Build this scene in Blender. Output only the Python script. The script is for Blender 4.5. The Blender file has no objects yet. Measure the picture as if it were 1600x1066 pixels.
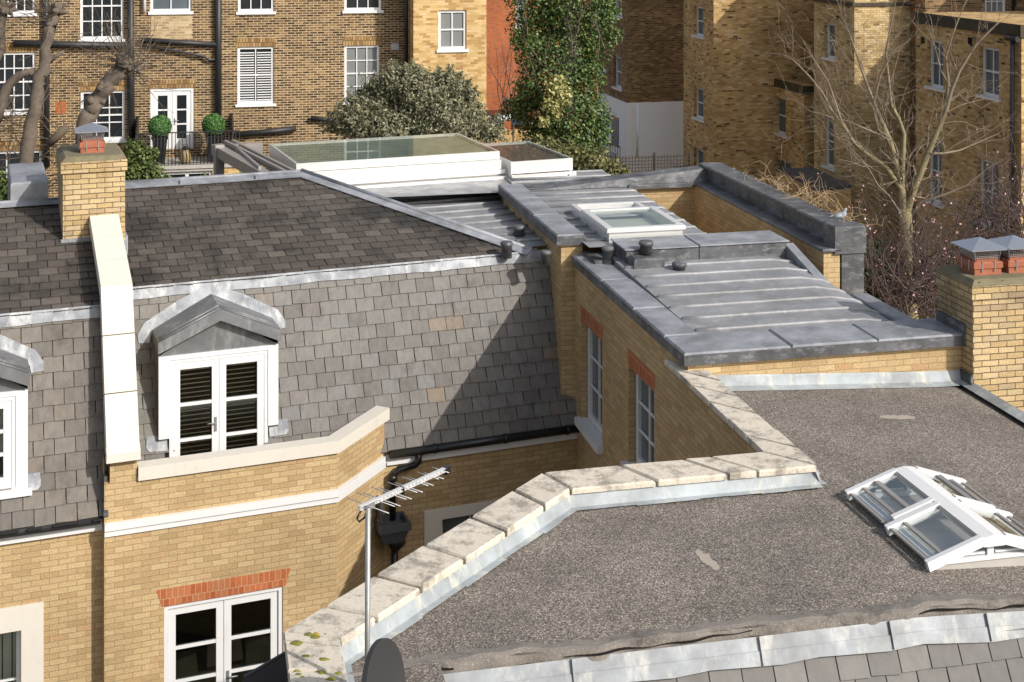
import bpy, math, random
import numpy as np
from mathutils import Vector
R = math.radians
random.seed(7); rng = np.random.default_rng(7)

# ------------------------------------------------------------------ camera, sky, sun
sc = bpy.context.scene
GZ = 13.0                                   # camera height above the ground
F = 2187.0; YH = -120.0                     # focal length and horizon row, in photograph pixels (1600 x 1066)
cam = bpy.data.cameras.new('camera'); co = bpy.data.objects.new('camera', cam)
sc.collection.objects.link(co); sc.camera = co
co.location = (0, 0, GZ); co.rotation_euler = (R(90), 0, 0)
cam.sensor_width = 36; cam.lens = F / 1600 * 36
cam.shift_y = -(533 - YH) / 1600; cam.clip_start = .1; cam.clip_end = 2000
SUN_AZ, SUN_EL = 50.0, 33.0                 # the sun stands behind the camera to the right
w = bpy.data.worlds.new('World'); sc.world = w; w.use_nodes = True
nt = w.node_tree; sky = nt.nodes.new('ShaderNodeTexSky'); sky.sky_type = 'NISHITA'
sky.sun_disc = False; sky.sun_elevation = R(SUN_EL); sky.sun_rotation = R(180 - SUN_AZ)
sky.dust_density = 3; sky.ozone_density = .6
hs = nt.nodes.new('ShaderNodeHueSaturation'); hs.inputs['Saturation'].default_value = .55      # thin broken cloud: a paler sky than clear blue
nt.links.new(sky.outputs[0], hs.inputs['Color']); nt.links.new(hs.outputs[0], nt.nodes['Background'].inputs[0]); nt.nodes['Background'].inputs[1].default_value = .145
sl = bpy.data.lights.new('sun', 'SUN'); sl.energy = 3.7; sl.angle = R(.5); sl.color = (1, .95, .87)
so = bpy.data.objects.new('sun', sl); sc.collection.objects.link(so)
ld = Vector((-math.sin(R(SUN_AZ)) * math.cos(R(SUN_EL)), math.cos(R(SUN_AZ)) * math.cos(R(SUN_EL)), -math.sin(R(SUN_EL))))
so.rotation_euler = ld.to_track_quat('-Z', 'Y').to_euler(); so.location = (20, -20, 40)
sc.view_settings.view_transform = 'Standard'; sc.view_settings.look = 'None'
sc.view_settings.exposure = 0.14; sc.view_settings.gamma = 1

# ------------------------------------------------------------------ vectors and frames (camera = origin)
def V(*a): return np.array(a, float)
def unit(v): return v / np.linalg.norm(v)
UP = V(0, 0, 1)
def ray(x, y): return V((x - 800) / F, 1, -(y - YH) / F)
def at_z(x, y, z): r = ray(x, y); return r * (z / r[2])
def at_y(x, y, Y): return ray(x, y) * Y
def on(x, y, p, n): r = ray(x, y); return r * (np.dot(p, n) / np.dot(r, n))
class Fr:
    "horizontal frame: a to the right along a facade, b away from the camera, z up"
    def __init__(s, o, ang):
        s.o = V(o[0], o[1], 0); s.A = V(math.cos(R(ang)), math.sin(R(ang)), 0); s.B = V(-s.A[1], s.A[0], 0)
    def p(s, a, b, z): return s.o + s.A * a + s.B * b + UP * z
    def ab(s, p): d = p - s.o; return float(np.dot(d, s.A)), float(np.dot(d, s.B)), float(p[2])
M = Fr((.976, 21.35), 21.0)                 # mews house with slate mansard
Q = Fr((2.0747, 16.5), 12.7)                # lead roofed house and gravel roof
class WF:
    "wall frame: from P0 to P1, left to right as seen from outside"
    def __init__(s, p0, p1):
        s.o = V(p0[0], p0[1], 0); d = V(p1[0] - p0[0], p1[1] - p0[1], 0); s.L = float(np.linalg.norm(d)); s.d = d / s.L
        s.n = V(s.d[1], -s.d[0], 0)
    def p(s, u, z, out=0): return s.o + s.d * u + s.n * out + UP * z
    def uz(s, x, y):
        q = on(x, y, s.o, s.n); return float(np.dot(q - s.o, s.d)), float(q[2])
    def rect(s, x0, y0, x1, y1):
        xm, ym = (x0 + x1) / 2, (y0 + y1) / 2
        return (s.uz(x0, ym)[0], s.uz(x1, ym)[0], s.uz(xm, y1)[1], s.uz(xm, y0)[1])

# ------------------------------------------------------------------ mesh builder
LOC = {}
class MB:
    def __init__(s): s.v = []; s.f = []; s.sm = []
    def poly(s, pts, smooth=False):
        i = len(s.v); s.v += [tuple(map(float, p)) for p in pts]; s.f.append(tuple(range(i, i + len(pts)))); s.sm.append(smooth)
    def mesh(s, vs, fs, smooth=False):
        i = len(s.v); s.v += [tuple(map(float, p)) for p in vs]
        for f in fs: s.f.append(tuple(i + k for k in f)); s.sm.append(smooth)
    def hexa(s, c):
        "eight corners: bottom ring then top ring, both counter-clockwise from above"
        s.mesh(c, [(3, 2, 1, 0), (4, 5, 6, 7), (0, 1, 5, 4), (1, 2, 6, 5), (2, 3, 7, 6), (3, 0, 4, 7)])
    def box(s, fr, a0, a1, b0, b1, z0, z1, bev=0):
        if bev:
            e = bev
            s.mesh([fr.p(a, b, z0) for a, b in ((a0, b0), (a1, b0), (a1, b1), (a0, b1))] +
                   [fr.p(a, b, z1 - e) for a, b in ((a0, b0), (a1, b0), (a1, b1), (a0, b1))] +
                   [fr.p(a, b, z1) for a, b in ((a0 + e, b0 + e), (a1 - e, b0 + e), (a1 - e, b1 - e), (a0 + e, b1 - e))],
                   [(3, 2, 1, 0)] + [(i, (i + 1) % 4, 4 + (i + 1) % 4, 4 + i) for i in range(4)] +
                   [(4 + i, 4 + (i + 1) % 4, 8 + (i + 1) % 4, 8 + i) for i in range(4)] + [(8, 9, 10, 11)])
        else:
            s.hexa([fr.p(a, b, z) for z in (z0, z1) for a, b in ((a0, b0), (a1, b0), (a1, b1), (a0, b1))])
    def wbox(s, wf, u0, u1, z0, z1, o0, o1):
        "box on a wall: o = distance out of the wall face"
        s.hexa([wf.p(u, z, o) for z in (z0, z1) for u, o in ((u0, o1), (u1, o1), (u1, o0), (u0, o0))])
    def prism(s, pts, vec):
        n = len(pts); q = [p + vec for p in pts]
        s.mesh(list(pts) + q, [tuple(range(n))[::-1], tuple(range(n, 2 * n))] + [(i, (i + 1) % n, n + (i + 1) % n, n + i) for i in range(n)])
    def bar(s, p0, p1, side, w_, h_):
        "rectangular bar from p0 to p1; side = width direction"
        d = unit(p1 - p0); sd = unit(side - d * np.dot(side, d)); u = np.cross(sd, d)
        c = []
        for p in (p0, p1): c += [p - sd * w_ / 2 - u * h_ / 2, p + sd * w_ / 2 - u * h_ / 2, p + sd * w_ / 2 + u * h_ / 2, p - sd * w_ / 2 + u * h_ / 2]
        s.mesh(c, [(0, 1, 2, 3), (7, 6, 5, 4), (0, 4, 5, 1), (1, 5, 6, 2), (2, 6, 7, 3), (3, 7, 4, 0)])
    def path(s, pts, rad, n=8, caps=True):
        pts = [np.array(p, float) for p in pts]; rad = rad if hasattr(rad, '__len__') else [rad] * len(pts)
        i0 = len(s.v); ref = None
        for k, p in enumerate(pts):
            d = unit(pts[min(k + 1, len(pts) - 1)] - pts[max(k - 1, 0)])
            if ref is None: ref = V(1, 0, 0) if abs(d[0]) < .8 else V(0, 1, 0)
            x = unit(ref - d * np.dot(ref, d)); y = np.cross(d, x); ref = x
            for j in range(n):
                t = 2 * math.pi * j / n; s.v.append(tuple(p + (x * math.cos(t) + y * math.sin(t)) * rad[k]))
        for k in range(len(pts) - 1):
            for j in range(n):
                a, b = i0 + k * n + j, i0 + k * n + (j + 1) % n
                s.f.append((a, b, b + n, a + n)); s.sm.append(True)
        if caps:
            s.f.append(tuple(i0 + j for j in range(n))[::-1]); s.sm.append(False)
            e = i0 + (len(pts) - 1) * n; s.f.append(tuple(e + j for j in range(n))); s.sm.append(False)
    def lathe(s, c, prof, n=20):
        "prof = [(radius, z)] around a vertical axis through c"
        i0 = len(s.v)
        for r_, z_ in prof:
            for j in range(n):
                t = 2 * math.pi * j / n; s.v.append((c[0] + r_ * math.cos(t), c[1] + r_ * math.sin(t), c[2] + z_))
        for k in range(len(prof) - 1):
            for j in range(n):
                a, b = i0 + k * n + j, i0 + k * n + (j + 1) % n
                s.f.append((a, b, b + n, a + n)); s.sm.append(True)
        s.f.append(tuple(i0 + j for j in range(n))[::-1]); s.sm.append(False)
        e = i0 + (len(prof) - 1) * n; s.f.append(tuple(e + j for j in range(n))); s.sm.append(False)
    def wall(s, wf, u0, u1, z0, z1, holes=(), reveal=.14, top=None):
        us = sorted({u0, u1} | {h[0] for h in holes} | {h[1] for h in holes}); zs = sorted({z0, z1} | {h[2] for h in holes} | {h[3] for h in holes})
        for i in range(len(us) - 1):
            for j in range(len(zs) - 1):
                cu, cz = (us[i] + us[i + 1]) / 2, (zs[j] + zs[j + 1]) / 2
                if cu < u0 or cu > u1 or any(h[0] < cu < h[1] and h[2] < cz < h[3] for h in holes): continue
                s.poly([wf.p(us[i], zs[j]), wf.p(us[i + 1], zs[j]), wf.p(us[i + 1], zs[j + 1]), wf.p(us[i], zs[j + 1])])
        for a, b, c, d in holes:
            r = -reveal
            for q in (((a, c), (a, d)), ((b, d), (b, c)), ((a, d), (b, d)), ((b, c), (a, c))):
                s.poly([wf.p(*q[0]), wf.p(*q[0], r), wf.p(*q[1], r), wf.p(*q[1])])
    def build(s, name, mat, parent=None, loc=None, uv=True):
        root = parent
        while root is not None and root.parent is not None: root = root.parent
        l = LOC[root.name] if root is not None else (V(*loc) if loc is not None else V(0, 0, 0))
        vs = np.array(s.v) - l
        if root is None: pass
        me = bpy.data.meshes.new(name); me.from_pydata(vs.tolist(), [], s.f)
        me.polygons.foreach_set('use_smooth', s.sm)
        if uv:
            lay = me.uv_layers.new(name='UVMap'); data = np.zeros((len(me.loops), 2)); A = np.array(s.v); k = 0
            for f in s.f:
                p = A[list(f)]
                nn = np.cross(p[1] - p[0], p[2] - p[0])
                if len(p) > 3: nn = nn + np.cross(p[2] - p[0], p[3] - p[0])
                l_ = np.linalg.norm(nn); nn = nn / l_ if l_ > 1e-12 else V(0, 0, 1)
                h = V(-nn[1], nn[0], 0); lh = np.linalg.norm(h)
                h = V(1, 0, 0) if lh < .05 else h / lh
                t = np.cross(nn, h)
                data[k:k + len(f), 0] = p @ h; data[k:k + len(f), 1] = p @ t; k += len(f)
            lay.data.foreach_set('uv', data.ravel())
        me.materials.append(mat); me.update()
        o = bpy.data.objects.new(name, me); sc.collection.objects.link(o)
        if parent is not None: o.parent = parent
        else:
            o.location = (l[0], l[1], l[2] + GZ); LOC[o.name] = l
        return o
def thing(name, label, cat, loc, group=None):
    o = bpy.data.objects.new(name, None); sc.collection.objects.link(o); o.empty_display_size = .3
    loc = V(*loc); LOC[o.name] = loc; o.location = (loc[0], loc[1], loc[2] + GZ); tag(o, label, cat, group); return o
def tag(o, label, cat, group=None):
    o['label'] = label; o['category'] = cat
    if group: o['group'] = group
    return o

# ------------------------------------------------------------------ materials
def newmat(name):
    m = bpy.data.materials.new(name); m.use_nodes = True; return m, m.node_tree, m.node_tree.nodes['Principled BSDF']
def N(t, kind, **kw):
    n = t.nodes.new(kind)
    for k, v in kw.items():
        if k.startswith('i_'): n.inputs[k[2:].replace('_', ' ')].default_value = v
        else: setattr(n, k, v)
    return n
def rgba(c): return (c[0], c[1], c[2], 1)
def ramp(t, fac, stops, interp='LINEAR'):
    r = t.nodes.new('ShaderNodeValToRGB'); r.color_ramp.interpolation = interp; e = r.color_ramp.elements
    while len(e) < len(stops): e.new(.5)
    for el, (p, c) in zip(e, stops): el.position = p; el.color = rgba(c) if hasattr(c, '__len__') else (c, c, c, 1)
    t.links.new(fac, r.inputs[0]); return r.outputs[0]
def mix(t, fac, a, b, mode='MIX'):
    m = t.nodes.new('ShaderNodeMix'); m.data_type = 'RGBA'; m.blend_type = mode
    for s_, v in ((0, fac), (6, a), (7, b)):
        if isinstance(v, bpy.types.NodeSocket): t.links.new(v, m.inputs[s_])
        elif s_ == 0: m.inputs[0].default_value = v
        else: m.inputs[s_].default_value = rgba(v)
    return m.outputs[2]
def noise(t, scale, detail=4, rough=.6, vec=None, coord='Object', stretch=None):
    tc = t.nodes.new('ShaderNodeTexCoord'); n = N(t, 'ShaderNodeTexNoise'); n.inputs['Scale'].default_value = scale
    n.inputs['Detail'].default_value = detail; n.inputs['Roughness'].default_value = rough
    src = tc.outputs[coord]
    if stretch:
        mp = t.nodes.new('ShaderNodeMapping'); mp.inputs['Scale'].default_value = stretch; t.links.new(src, mp.inputs[0]); src = mp.outputs[0]
    t.links.new(src, n.inputs['Vector']); return n.outputs['Fac']
def bump(t, b, h, strength=.3, dist=.01):
    n = N(t, 'ShaderNodeBump'); n.inputs['Strength'].default_value = strength; n.inputs['Distance'].default_value = dist
    t.links.new(h, n.inputs['Height']); t.links.new(n.outputs[0], b.inputs['Normal'])
def plain(name, col, rough=.6, metal=0, var=.12, scale=3, spec=.5):
    m, t, b = newmat(name)
    c = mix(t, noise(t, scale), [x * (1 - var) for x in col], [min(1, x * (1 + var)) for x in col])
    t.links.new(c, b.inputs['Base Color']); b.inputs['Roughness'].default_value = rough; b.inputs['Metallic'].default_value = metal
    b.inputs['Specular IOR Level'].default_value = spec
    return m
def brick(name, cols, mortar, bw=.225, bh=.075, ms=.012, stain=(.75, 1.12), smooth=.15, soot=0, bmp=.5, efflo=0, tint=None):
    "cols = list of (position, colour) spread at random over the single bricks"
    m, t, b = newmat(name)
    tc = t.nodes.new('ShaderNodeTexCoord')
    br = N(t, 'ShaderNodeTexBrick'); br.offset = .5; br.inputs['Color1'].default_value = (0, 0, 0, 1); br.inputs['Color2'].default_value = (1, 1, 1, 1)
    br.inputs['Mortar'].default_value = (.5, .5, .5, 1)
    br.inputs['Scale'].default_value = 1; br.inputs['Mortar Size'].default_value = ms; br.inputs['Mortar Smooth'].default_value = smooth
    br.inputs['Brick Width'].default_value = bw; br.inputs['Row Height'].default_value = bh; br.inputs['Bias'].default_value = 0
    wob = N(t, 'ShaderNodeTexNoise'); wob.inputs['Scale'].default_value = 9; wob.inputs['Detail'].default_value = 2
    t.links.new(tc.outputs['UV'], wob.inputs['Vector'])
    vm = N(t, 'ShaderNodeVectorMath', operation='MULTIPLY_ADD'); t.links.new(wob.outputs['Color'], vm.inputs[0])
    vm.inputs[1].default_value = (.012, .012, 0); t.links.new(tc.outputs['UV'], vm.inputs[2]); t.links.new(vm.outputs[0], br.inputs['Vector'])
    c = ramp(t, br.outputs['Color'], cols)
    fine = noise(t, 45, 3, .7, coord='UV')
    c = mix(t, 1, c, ramp(t, fine, [(.3, .72), (.7, 1.22)]), 'MULTIPLY')
    c = mix(t, br.outputs['Fac'], c, mix(t, noise(t, 3, 4, coord='UV'), [x * .8 for x in mortar], [x * 1.15 for x in mortar]))
    big = noise(t, .55, 5, .62, coord='UV')
    c = mix(t, 1, c, ramp(t, big, [(.3, stain[0]), (.7, stain[1])]), 'MULTIPLY')
    if soot:
        c = mix(t, ramp(t, noise(t, .9, 6, .7, coord='UV', stretch=(1.2, .55, 1)), [(.52, 0), (.72, soot)]), c, (.035, .028, .02))
    if efflo:
        c = mix(t, ramp(t, noise(t, 1.1, 6, .75, coord='UV'), [(.6, 0), (.75, efflo)]), c, (.72, .6, .42))
    t.links.new(c, b.inputs['Base Color']); b.inputs['Roughness'].default_value = .88; b.inputs['Specular IOR Level'].default_value = .25
    inv = N(t, 'ShaderNodeMath', operation='SUBTRACT'); inv.inputs[0].default_value = 1; t.links.new(br.outputs['Fac'], inv.inputs[1])
    ad = N(t, 'ShaderNodeMath', operation='MULTIPLY_ADD'); t.links.new(fine, ad.inputs[0]); ad.inputs[1].default_value = .5; t.links.new(inv.outputs[0], ad.inputs[2])
    bump(t, b, ad.outputs[0], bmp, .01)
    return m
def island(name, stops, rough=.75, stains=None, streak=0, spec=.35, bmp=.25, interp='LINEAR', trans=0):
    "colour picked at random for every loose piece (slate, leaf)"
    m, t, b = newmat(name)
    g = t.nodes.new('ShaderNodeNewGeometry'); c = ramp(t, g.outputs['Random Per Island'], stops, interp)
    if streak:
        c = mix(t, 1, c, ramp(t, noise(t, 14, 4, .7, stretch=(1, 1, .25)), [(.25, 1 - streak), (.75, 1 + streak)]), 'MULTIPLY')
    if stains:
        c = mix(t, ramp(t, noise(t, stains[0], 6, .68), [(stains[1], 0), (stains[2], stains[3])]), c, stains[4])
    t.links.new(c, b.inputs['Base Color']); b.inputs['Roughness'].default_value = rough; b.inputs['Specular IOR Level'].default_value = spec
    if bmp: bump(t, b, noise(t, 30, 4, .7), bmp, .006)
    if trans:
        tr = t.nodes.new('ShaderNodeBsdfTranslucent'); t.links.new(c, tr.inputs[0]); ms = t.nodes.new('ShaderNodeMixShader'); ms.inputs[0].default_value = trans
        t.links.new(b.outputs[0], ms.inputs[1]); t.links.new(tr.outputs[0], ms.inputs[2]); t.links.new(ms.outputs[0], t.nodes['Material Output'].inputs[0])
    return m
def lead(name, base, dark, pale, rough=.42, metal=.25, streakz=.2, pale_amt=.5, scale=2.2):
    m, t, b = newmat(name)
    c = mix(t, ramp(t, noise(t, scale, 6, .65), [(.35, 0), (.65, 1)]), base, dark)
    c = mix(t, ramp(t, noise(t, 5, 5, .7, stretch=(1, 1, streakz)), [(.52, 0), (.72, pale_amt)]), c, pale)
    c = mix(t, ramp(t, noise(t, 22, 4, .7), [(.55, 0), (.75, .35)]), c, dark)
    t.links.new(c, b.inputs['Base Color']); b.inputs['Metallic'].default_value = metal
    rr = ramp(t, noise(t, 4, 4), [(.3, rough - .08), (.7, rough + .14)]); t.links.new(rr, b.inputs['Roughness'])
    bump(t, b, noise(t, 3.5, 3, .5), .25, .03)
    return m
def glassmat(name, tint, gloss_boost=.0, rough=.01, gl=(1, 1, 1), fac=None):
    gcol = gl
    m, t, b = newmat(name); t.nodes.remove(b)
    tr = N(t, 'ShaderNodeBsdfTransparent'); tr.inputs[0].default_value = rgba(tint); gl = N(t, 'ShaderNodeBsdfGlossy'); gl.inputs['Roughness'].default_value = rough; gl.inputs['Color'].default_value = rgba(gcol)
    fr = N(t, 'ShaderNodeFresnel'); fr.inputs[0].default_value = 1.5
    ad = N(t, 'ShaderNodeMath', operation='ADD', use_clamp=True); t.links.new(fr.outputs[0], ad.inputs[0]); ad.inputs[1].default_value = gloss_boost
    ms = N(t, 'ShaderNodeMixShader'); ms.inputs[0].default_value = fac or 0
    if fac is None: t.links.new(ad.outputs[0], ms.inputs[0])
    t.links.new(tr.outputs[0], ms.inputs[1]); t.links.new(gl.outputs[0], ms.inputs[2])
    t.links.new(ms.outputs[0], t.nodes['Material Output'].inputs[0]); return m

B_YEL = brick('yellow_brick', [(0, (.41, .285, .145)), (.3, (.47, .335, .175)), (.7, (.51, .372, .2)), (.93, (.53, .395, .215)), (1, (.46, .29, .155))], (.3, .215, .12), ms=.0055, stain=(.84, 1.1), smooth=.3, efflo=.3, bmp=.35)
B_CHIM = brick('chimney_brick', [(0, (.42, .3, .15)), (.4, (.52, .38, .2)), (.8, (.56, .43, .25)), (1, (.36, .27, .17))], (.1, .075, .045), ms=.006, stain=(.7, 1.1), soot=.55)
B_STOCK = brick('brown_stock_brick', [(0, (.04, .024, .014)), (.3, (.085, .05, .026)), (.6, (.14, .082, .04)), (.85, (.2, .122, .058)), (1, (.28, .185, .09))], (.5, .39, .24), ms=.0105, stain=(.72, 1.2), smooth=.05)
B_STOCKY = brick('yellow_stock_brick', [(0, (.38, .21, .08)), (.3, (.5, .33, .13)), (.7, (.6, .42, .19)), (1, (.66, .46, .26))], (.5, .37, .19), ms=.005, stain=(.8, 1.12), soot=.12)
B_RED = brick('red_brick', [(0, (.3, .085, .032)), (.5, (.42, .125, .045)), (1, (.36, .12, .055))], (.4, .22, .13), ms=.005)
B_DARK = brick('sooty_brick', [(0, (.08, .047, .024)), (.4, (.17, .1, .047)), (.8, (.24, .145, .066)), (1, (.36, .23, .11))], (.36, .27, .16), ms=.0075, stain=(.8, 1.15))
B_TERR = brick('terrace_brick', [(0, (.1, .06, .03)), (.1, (.4, .24, .1)), (.5, (.53, .34, .145)), (.9, (.62, .43, .2)), (1, (.7, .54, .33))], (.5, .37, .2), ms=.006, stain=(.7, 1.15), soot=.2)
B_TERR2 = brick('pale_terrace_brick', [(0, (.24, .16, .08)), (.15, (.5, .35, .165)), (.6, (.64, .47, .235)), (1, (.74, .58, .33))], (.3, .22, .12), ms=.007, stain=(.7, 1.12), soot=.15)
B_LINT = brick('red_lintel_brick', [(0, (.36, .1, .04)), (.5, (.48, .15, .06)), (1, (.42, .17, .08))], (.5, .3, .17), bw=.075, bh=.16, ms=.005)
B_LINTD = brick('lintel_brick', [(0, (.2, .12, .05)), (.5, (.36, .22, .09)), (1, (.44, .29, .13))], (.1, .07, .04), bw=.085, bh=.24, ms=.009)
SLATE = island('mansard_slate', [(0, (.13, .121, .111)), (.3, (.153, .143, .131)), (.6, (.17, .159, .146)), (.85, (.165, .161, .156)), (.96, (.182, .169, .153)), (.985, (.21, .168, .128)), (1, (.18, .148, .12))], .72, streak=.2, stains=(2.2, .54, .72, .55, (.07, .06, .052)))
SLATE_L = island('brown_slate', [(0, (.125, .112, .1)), (.4, (.15, .136, .122)), (.8, (.172, .156, .138)), (1, (.16, .14, .12))], .72, streak=.22, stains=(1.8, .53, .7, .6, (.07, .058, .048)))
SLATE_D = island('dark_roof_slate', [(0, (.06, .051, .045)), (.4, (.078, .067, .059)), (.75, (.092, .079, .069)), (1, (.118, .102, .088))], .68, streak=.2, stains=(.8, .5, .62, .85, (.03, .027, .025)))
SLATE_N = island('near_slate', [(0, (.135, .13, .124)), (.5, (.16, .154, .147)), (1, (.182, .175, .165))], .75, streak=.14)
LEAD = lead('lead_sheet', (.3, .315, .345), (.16, .168, .185), (.42, .432, .455), .55, .12)
LEAD_D = lead('dark_lead', (.135, .14, .15), (.055, .057, .062), (.38, .385, .395), .5, .2, streakz=2.5, pale_amt=.55)
LEAD_G = lead('mid_grey_lead', (.2, .203, .21), (.13, .132, .138), (.42, .425, .435), .48, .25, .3, .6)
LEAD_W = lead('white_stained_lead', (.28, .3, .325), (.17, .18, .2), (.62, .62, .61), .55, .08, .2, .8, 4)
LEAD_Y = lead('weathered_flashing', (.36, .4, .43), (.22, .24, .25), (.6, .58, .47), .55, .05, .15, .8)
LEAD_R = lead('roof_lead', (.29, .295, .31), (.19, .192, .2), (.42, .425, .435), .52, .12, .3, .5, 1.4)
def paintmat():
    m, t, b = newmat('white_paint'); c = mix(t, noise(t, 2), (.66, .66, .66), (.72, .725, .73))
    c = mix(t, ramp(t, noise(t, 6, 7, .75, stretch=(1, 1, .4)), [(.58, 0), (.78, .35)]), c, (.42, .4, .36)); t.links.new(c, b.inputs['Base Color']); b.inputs['Roughness'].default_value = .45; return m
WHITE = paintmat()
def rendermat():
    m, t, b = newmat('cream_render'); c = mix(t, noise(t, 1.6), (.58, .545, .48), (.65, .615, .545))
    c = mix(t, ramp(t, noise(t, 4, 7, .75), [(.6, 0), (.76, .5)]), c, (.4, .37, .31)); c = mix(t, ramp(t, noise(t, 9, 5, .7, stretch=(1, 1, .12)), [(.58, 0), (.75, .3)]), c, (.42, .39, .34))
    t.links.new(c, b.inputs['Base Color']); b.inputs['Roughness'].default_value = .8; bump(t, b, noise(t, 30, 4), .15, .005); return m
CREAM = rendermat()
OFFW = plain('painted_wall', (.8, .81, .82), .7, var=.05)
GUTTER = plain('black_plastic', (.012, .012, .013), .3, spec=.5)
IRON = plain('black_iron', (.02, .02, .022), .5)
DARK = plain('dark_void', (.015, .013, .012), .9, spec=.1)
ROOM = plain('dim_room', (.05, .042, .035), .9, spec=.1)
PANE = plain('dark_glass', (.018, .022, .025), .06, spec=.6, var=.5, scale=1.2)
PANE_G = plain('curtained_glass', (.2, .21, .21), .12, spec=.6, var=.35, scale=1.5)
PANE_B = plain('blue_grey_glass', (.1, .12, .14), .08, spec=.6, var=.4, scale=1.5)
GLASS = glassmat('clear_glass', (.9, .93, .92), .0)
GLASS_T = glassmat('rooflight_glass', (.9, .93, .92), gl=(.95, 1, 1), fac=.3)
GLASS_S = glassmat('sky_reflecting_glass', (.9, .93, .91), .0, gl=(.6, .68, .64), fac=.34)
BLIND = plain('brown_blind', (.72, .6, .43), .5)
CURT = plain('pale_curtain', (.42, .44, .36), .8, var=.2, scale=6)
ALU = plain('brushed_aluminium', (.78, .775, .76), .32, .45, var=.06, scale=8)
ALU_D = plain('grey_aluminium', (.33, .31, .295), .4, .4, var=.06)
GALV = plain('galvanised_steel', (.3, .305, .31), .5, .6, var=.25, scale=14)
TERRA = plain('terracotta', (.31, .105, .055), .8, var=.5, scale=9)
STEEL = plain('pale_steel', (.5, .53, .58), .3, .8)
CONC = plain('concrete', (.4, .38, .35), .85, var=.2, scale=5)
MORT = plain('mossy_mortar', (.16, .14, .085), .95, var=.55, scale=7)
WOODD = plain('dark_timber', (.06, .045, .032), .8)
def gravelmat():
    m, t, b = newmat('gravel_felt')
    tc = t.nodes.new('ShaderNodeTexCoord'); v = N(t, 'ShaderNodeTexVoronoi'); v.inputs['Scale'].default_value = 100
    t.links.new(tc.outputs['Object'], v.inputs['Vector'])
    sep = N(t, 'ShaderNodeSeparateColor'); t.links.new(v.outputs['Color'], sep.inputs[0])
    c = ramp(t, sep.outputs[0], [(0, (.075, .064, .055)), (.35, (.185, .159, .137)), (.7, (.275, .24, .208)), (.92, (.42, .37, .32)), (1, (.62, .55, .48))])
    c = mix(t, 1, c, ramp(t, v.outputs['Distance'], [(.15, 1.12), (.75, .5)]), 'MULTIPLY')
    c = mix(t, 1, c, ramp(t, noise(t, 1.1, 5, .65), [(.32, .72), (.68, 1.16)]), 'MULTIPLY')
    c = mix(t, 1, c, ramp(t, noise(t, 7, 4, .6), [(.3, .92), (.7, 1.07)]), 'MULTIPLY')
    t.links.new(c, b.inputs['Base Color']); b.inputs['Roughness'].default_value = .9
    bump(t, b, v.outputs['Distance'], -.6, .008); return m
GRAVEL = gravelmat()
def stonemat():
    m, t, b = newmat('lichened_stone')
    c = mix(t, noise(t, 2.5, 5), (.5, .445, .365), (.68, .62, .53))
    c = mix(t, ramp(t, noise(t, 5, 7, .75), [(.48, 0), (.62, .8)]), c, (.2, .18, .15))
    c = mix(t, ramp(t, noise(t, 38, 4, .8), [(.58, 0), (.68, .8)]), c, (.14, .125, .1))
    c = mix(t, ramp(t, noise(t, 1.7, 5, .7), [(.62, 0), (.74, .55)]), c, (.4, .27, .06))
    t.links.new(c, b.inputs['Base Color']); b.inputs['Roughness'].default_value = .9; bump(t, b, noise(t, 18, 5, .7), .5, .015); return m
STONE = stonemat()
BARK = plain('bark', (.125, .1, .078), .95, var=.6, scale=11)
BARK_G = plain('mossy_bark', (.22, .19, .095), .9, var=.55, scale=9)
TWIG = plain('twig', (.2, .16, .115), .9, var=.5, scale=3)
TWIG_P = plain('straw_twig', (.36, .26, .15), .9, var=.3, scale=5)
TWIG_R = plain('purple_twig', (.085, .06, .055), .9, var=.3)
IVY = island('ivy_leaf', [(0, (.02, .04, .012)), (.4, (.05, .1, .022)), (.75, (.1, .155, .035)), (1, (.2, .25, .08))], .42, spec=.45, bmp=0, trans=.15)
IVY_Y = island('ivy_bloom', [(0, (.2, .22, .07)), (.5, (.36, .35, .13)), (1, (.55, .5, .24))], .5, bmp=0, trans=.15)
GREYL = island('silver_leaf', [(0, (.1, .11, .06)), (.35, (.17, .175, .1)), (.7, (.24, .235, .145)), (1, (.36, .34, .23))], .55, bmp=0, trans=.15)
GREENL = island('shrub_leaf', [(0, (.03, .055, .014)), (.5, (.09, .13, .035)), (1, (.22, .26, .08))], .5, bmp=0, trans=.15)
OLIVE = island('olive_leaf', [(0, (.06, .065, .02)), (.5, (.14, .14, .05)), (1, (.26, .24, .1))], .6, bmp=0, trans=.15)
DGREEN = island('dark_leaf', [(0, (.008, .018, .006)), (.6, (.022, .045, .014)), (1, (.05, .09, .03))], .35, bmp=0)
BOXL = island('box_leaf', [(0, (.02, .07, .014)), (.5, (.05, .14, .03)), (1, (.12, .24, .06))], .5, bmp=0)
PETAL = island('pink_petal', [(0, (.6, .25, .33)), (.5, (.75, .45, .5)), (1, (.85, .68, .7))], .6, bmp=0)
MOSS = island('moss', [(0, (.1, .1, .02)), (.6, (.2, .2, .04)), (1, (.45, .28, .03))], .95, bmp=0)
BGROUND = plain('garden_ground', (.1, .08, .055), .95, var=.4, scale=.8)
CARP = plain('brown_car_paint', (.12, .06, .03), .25, .4)
PLANT = plain('charcoal_planter', (.02, .02, .024), .45)
BIRD = plain('grey_feathers', (.32, .34, .37), .8, var=.3, scale=30)
PANEL = plain('slate_blue_panel', (.045, .05, .07), .35)

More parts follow.
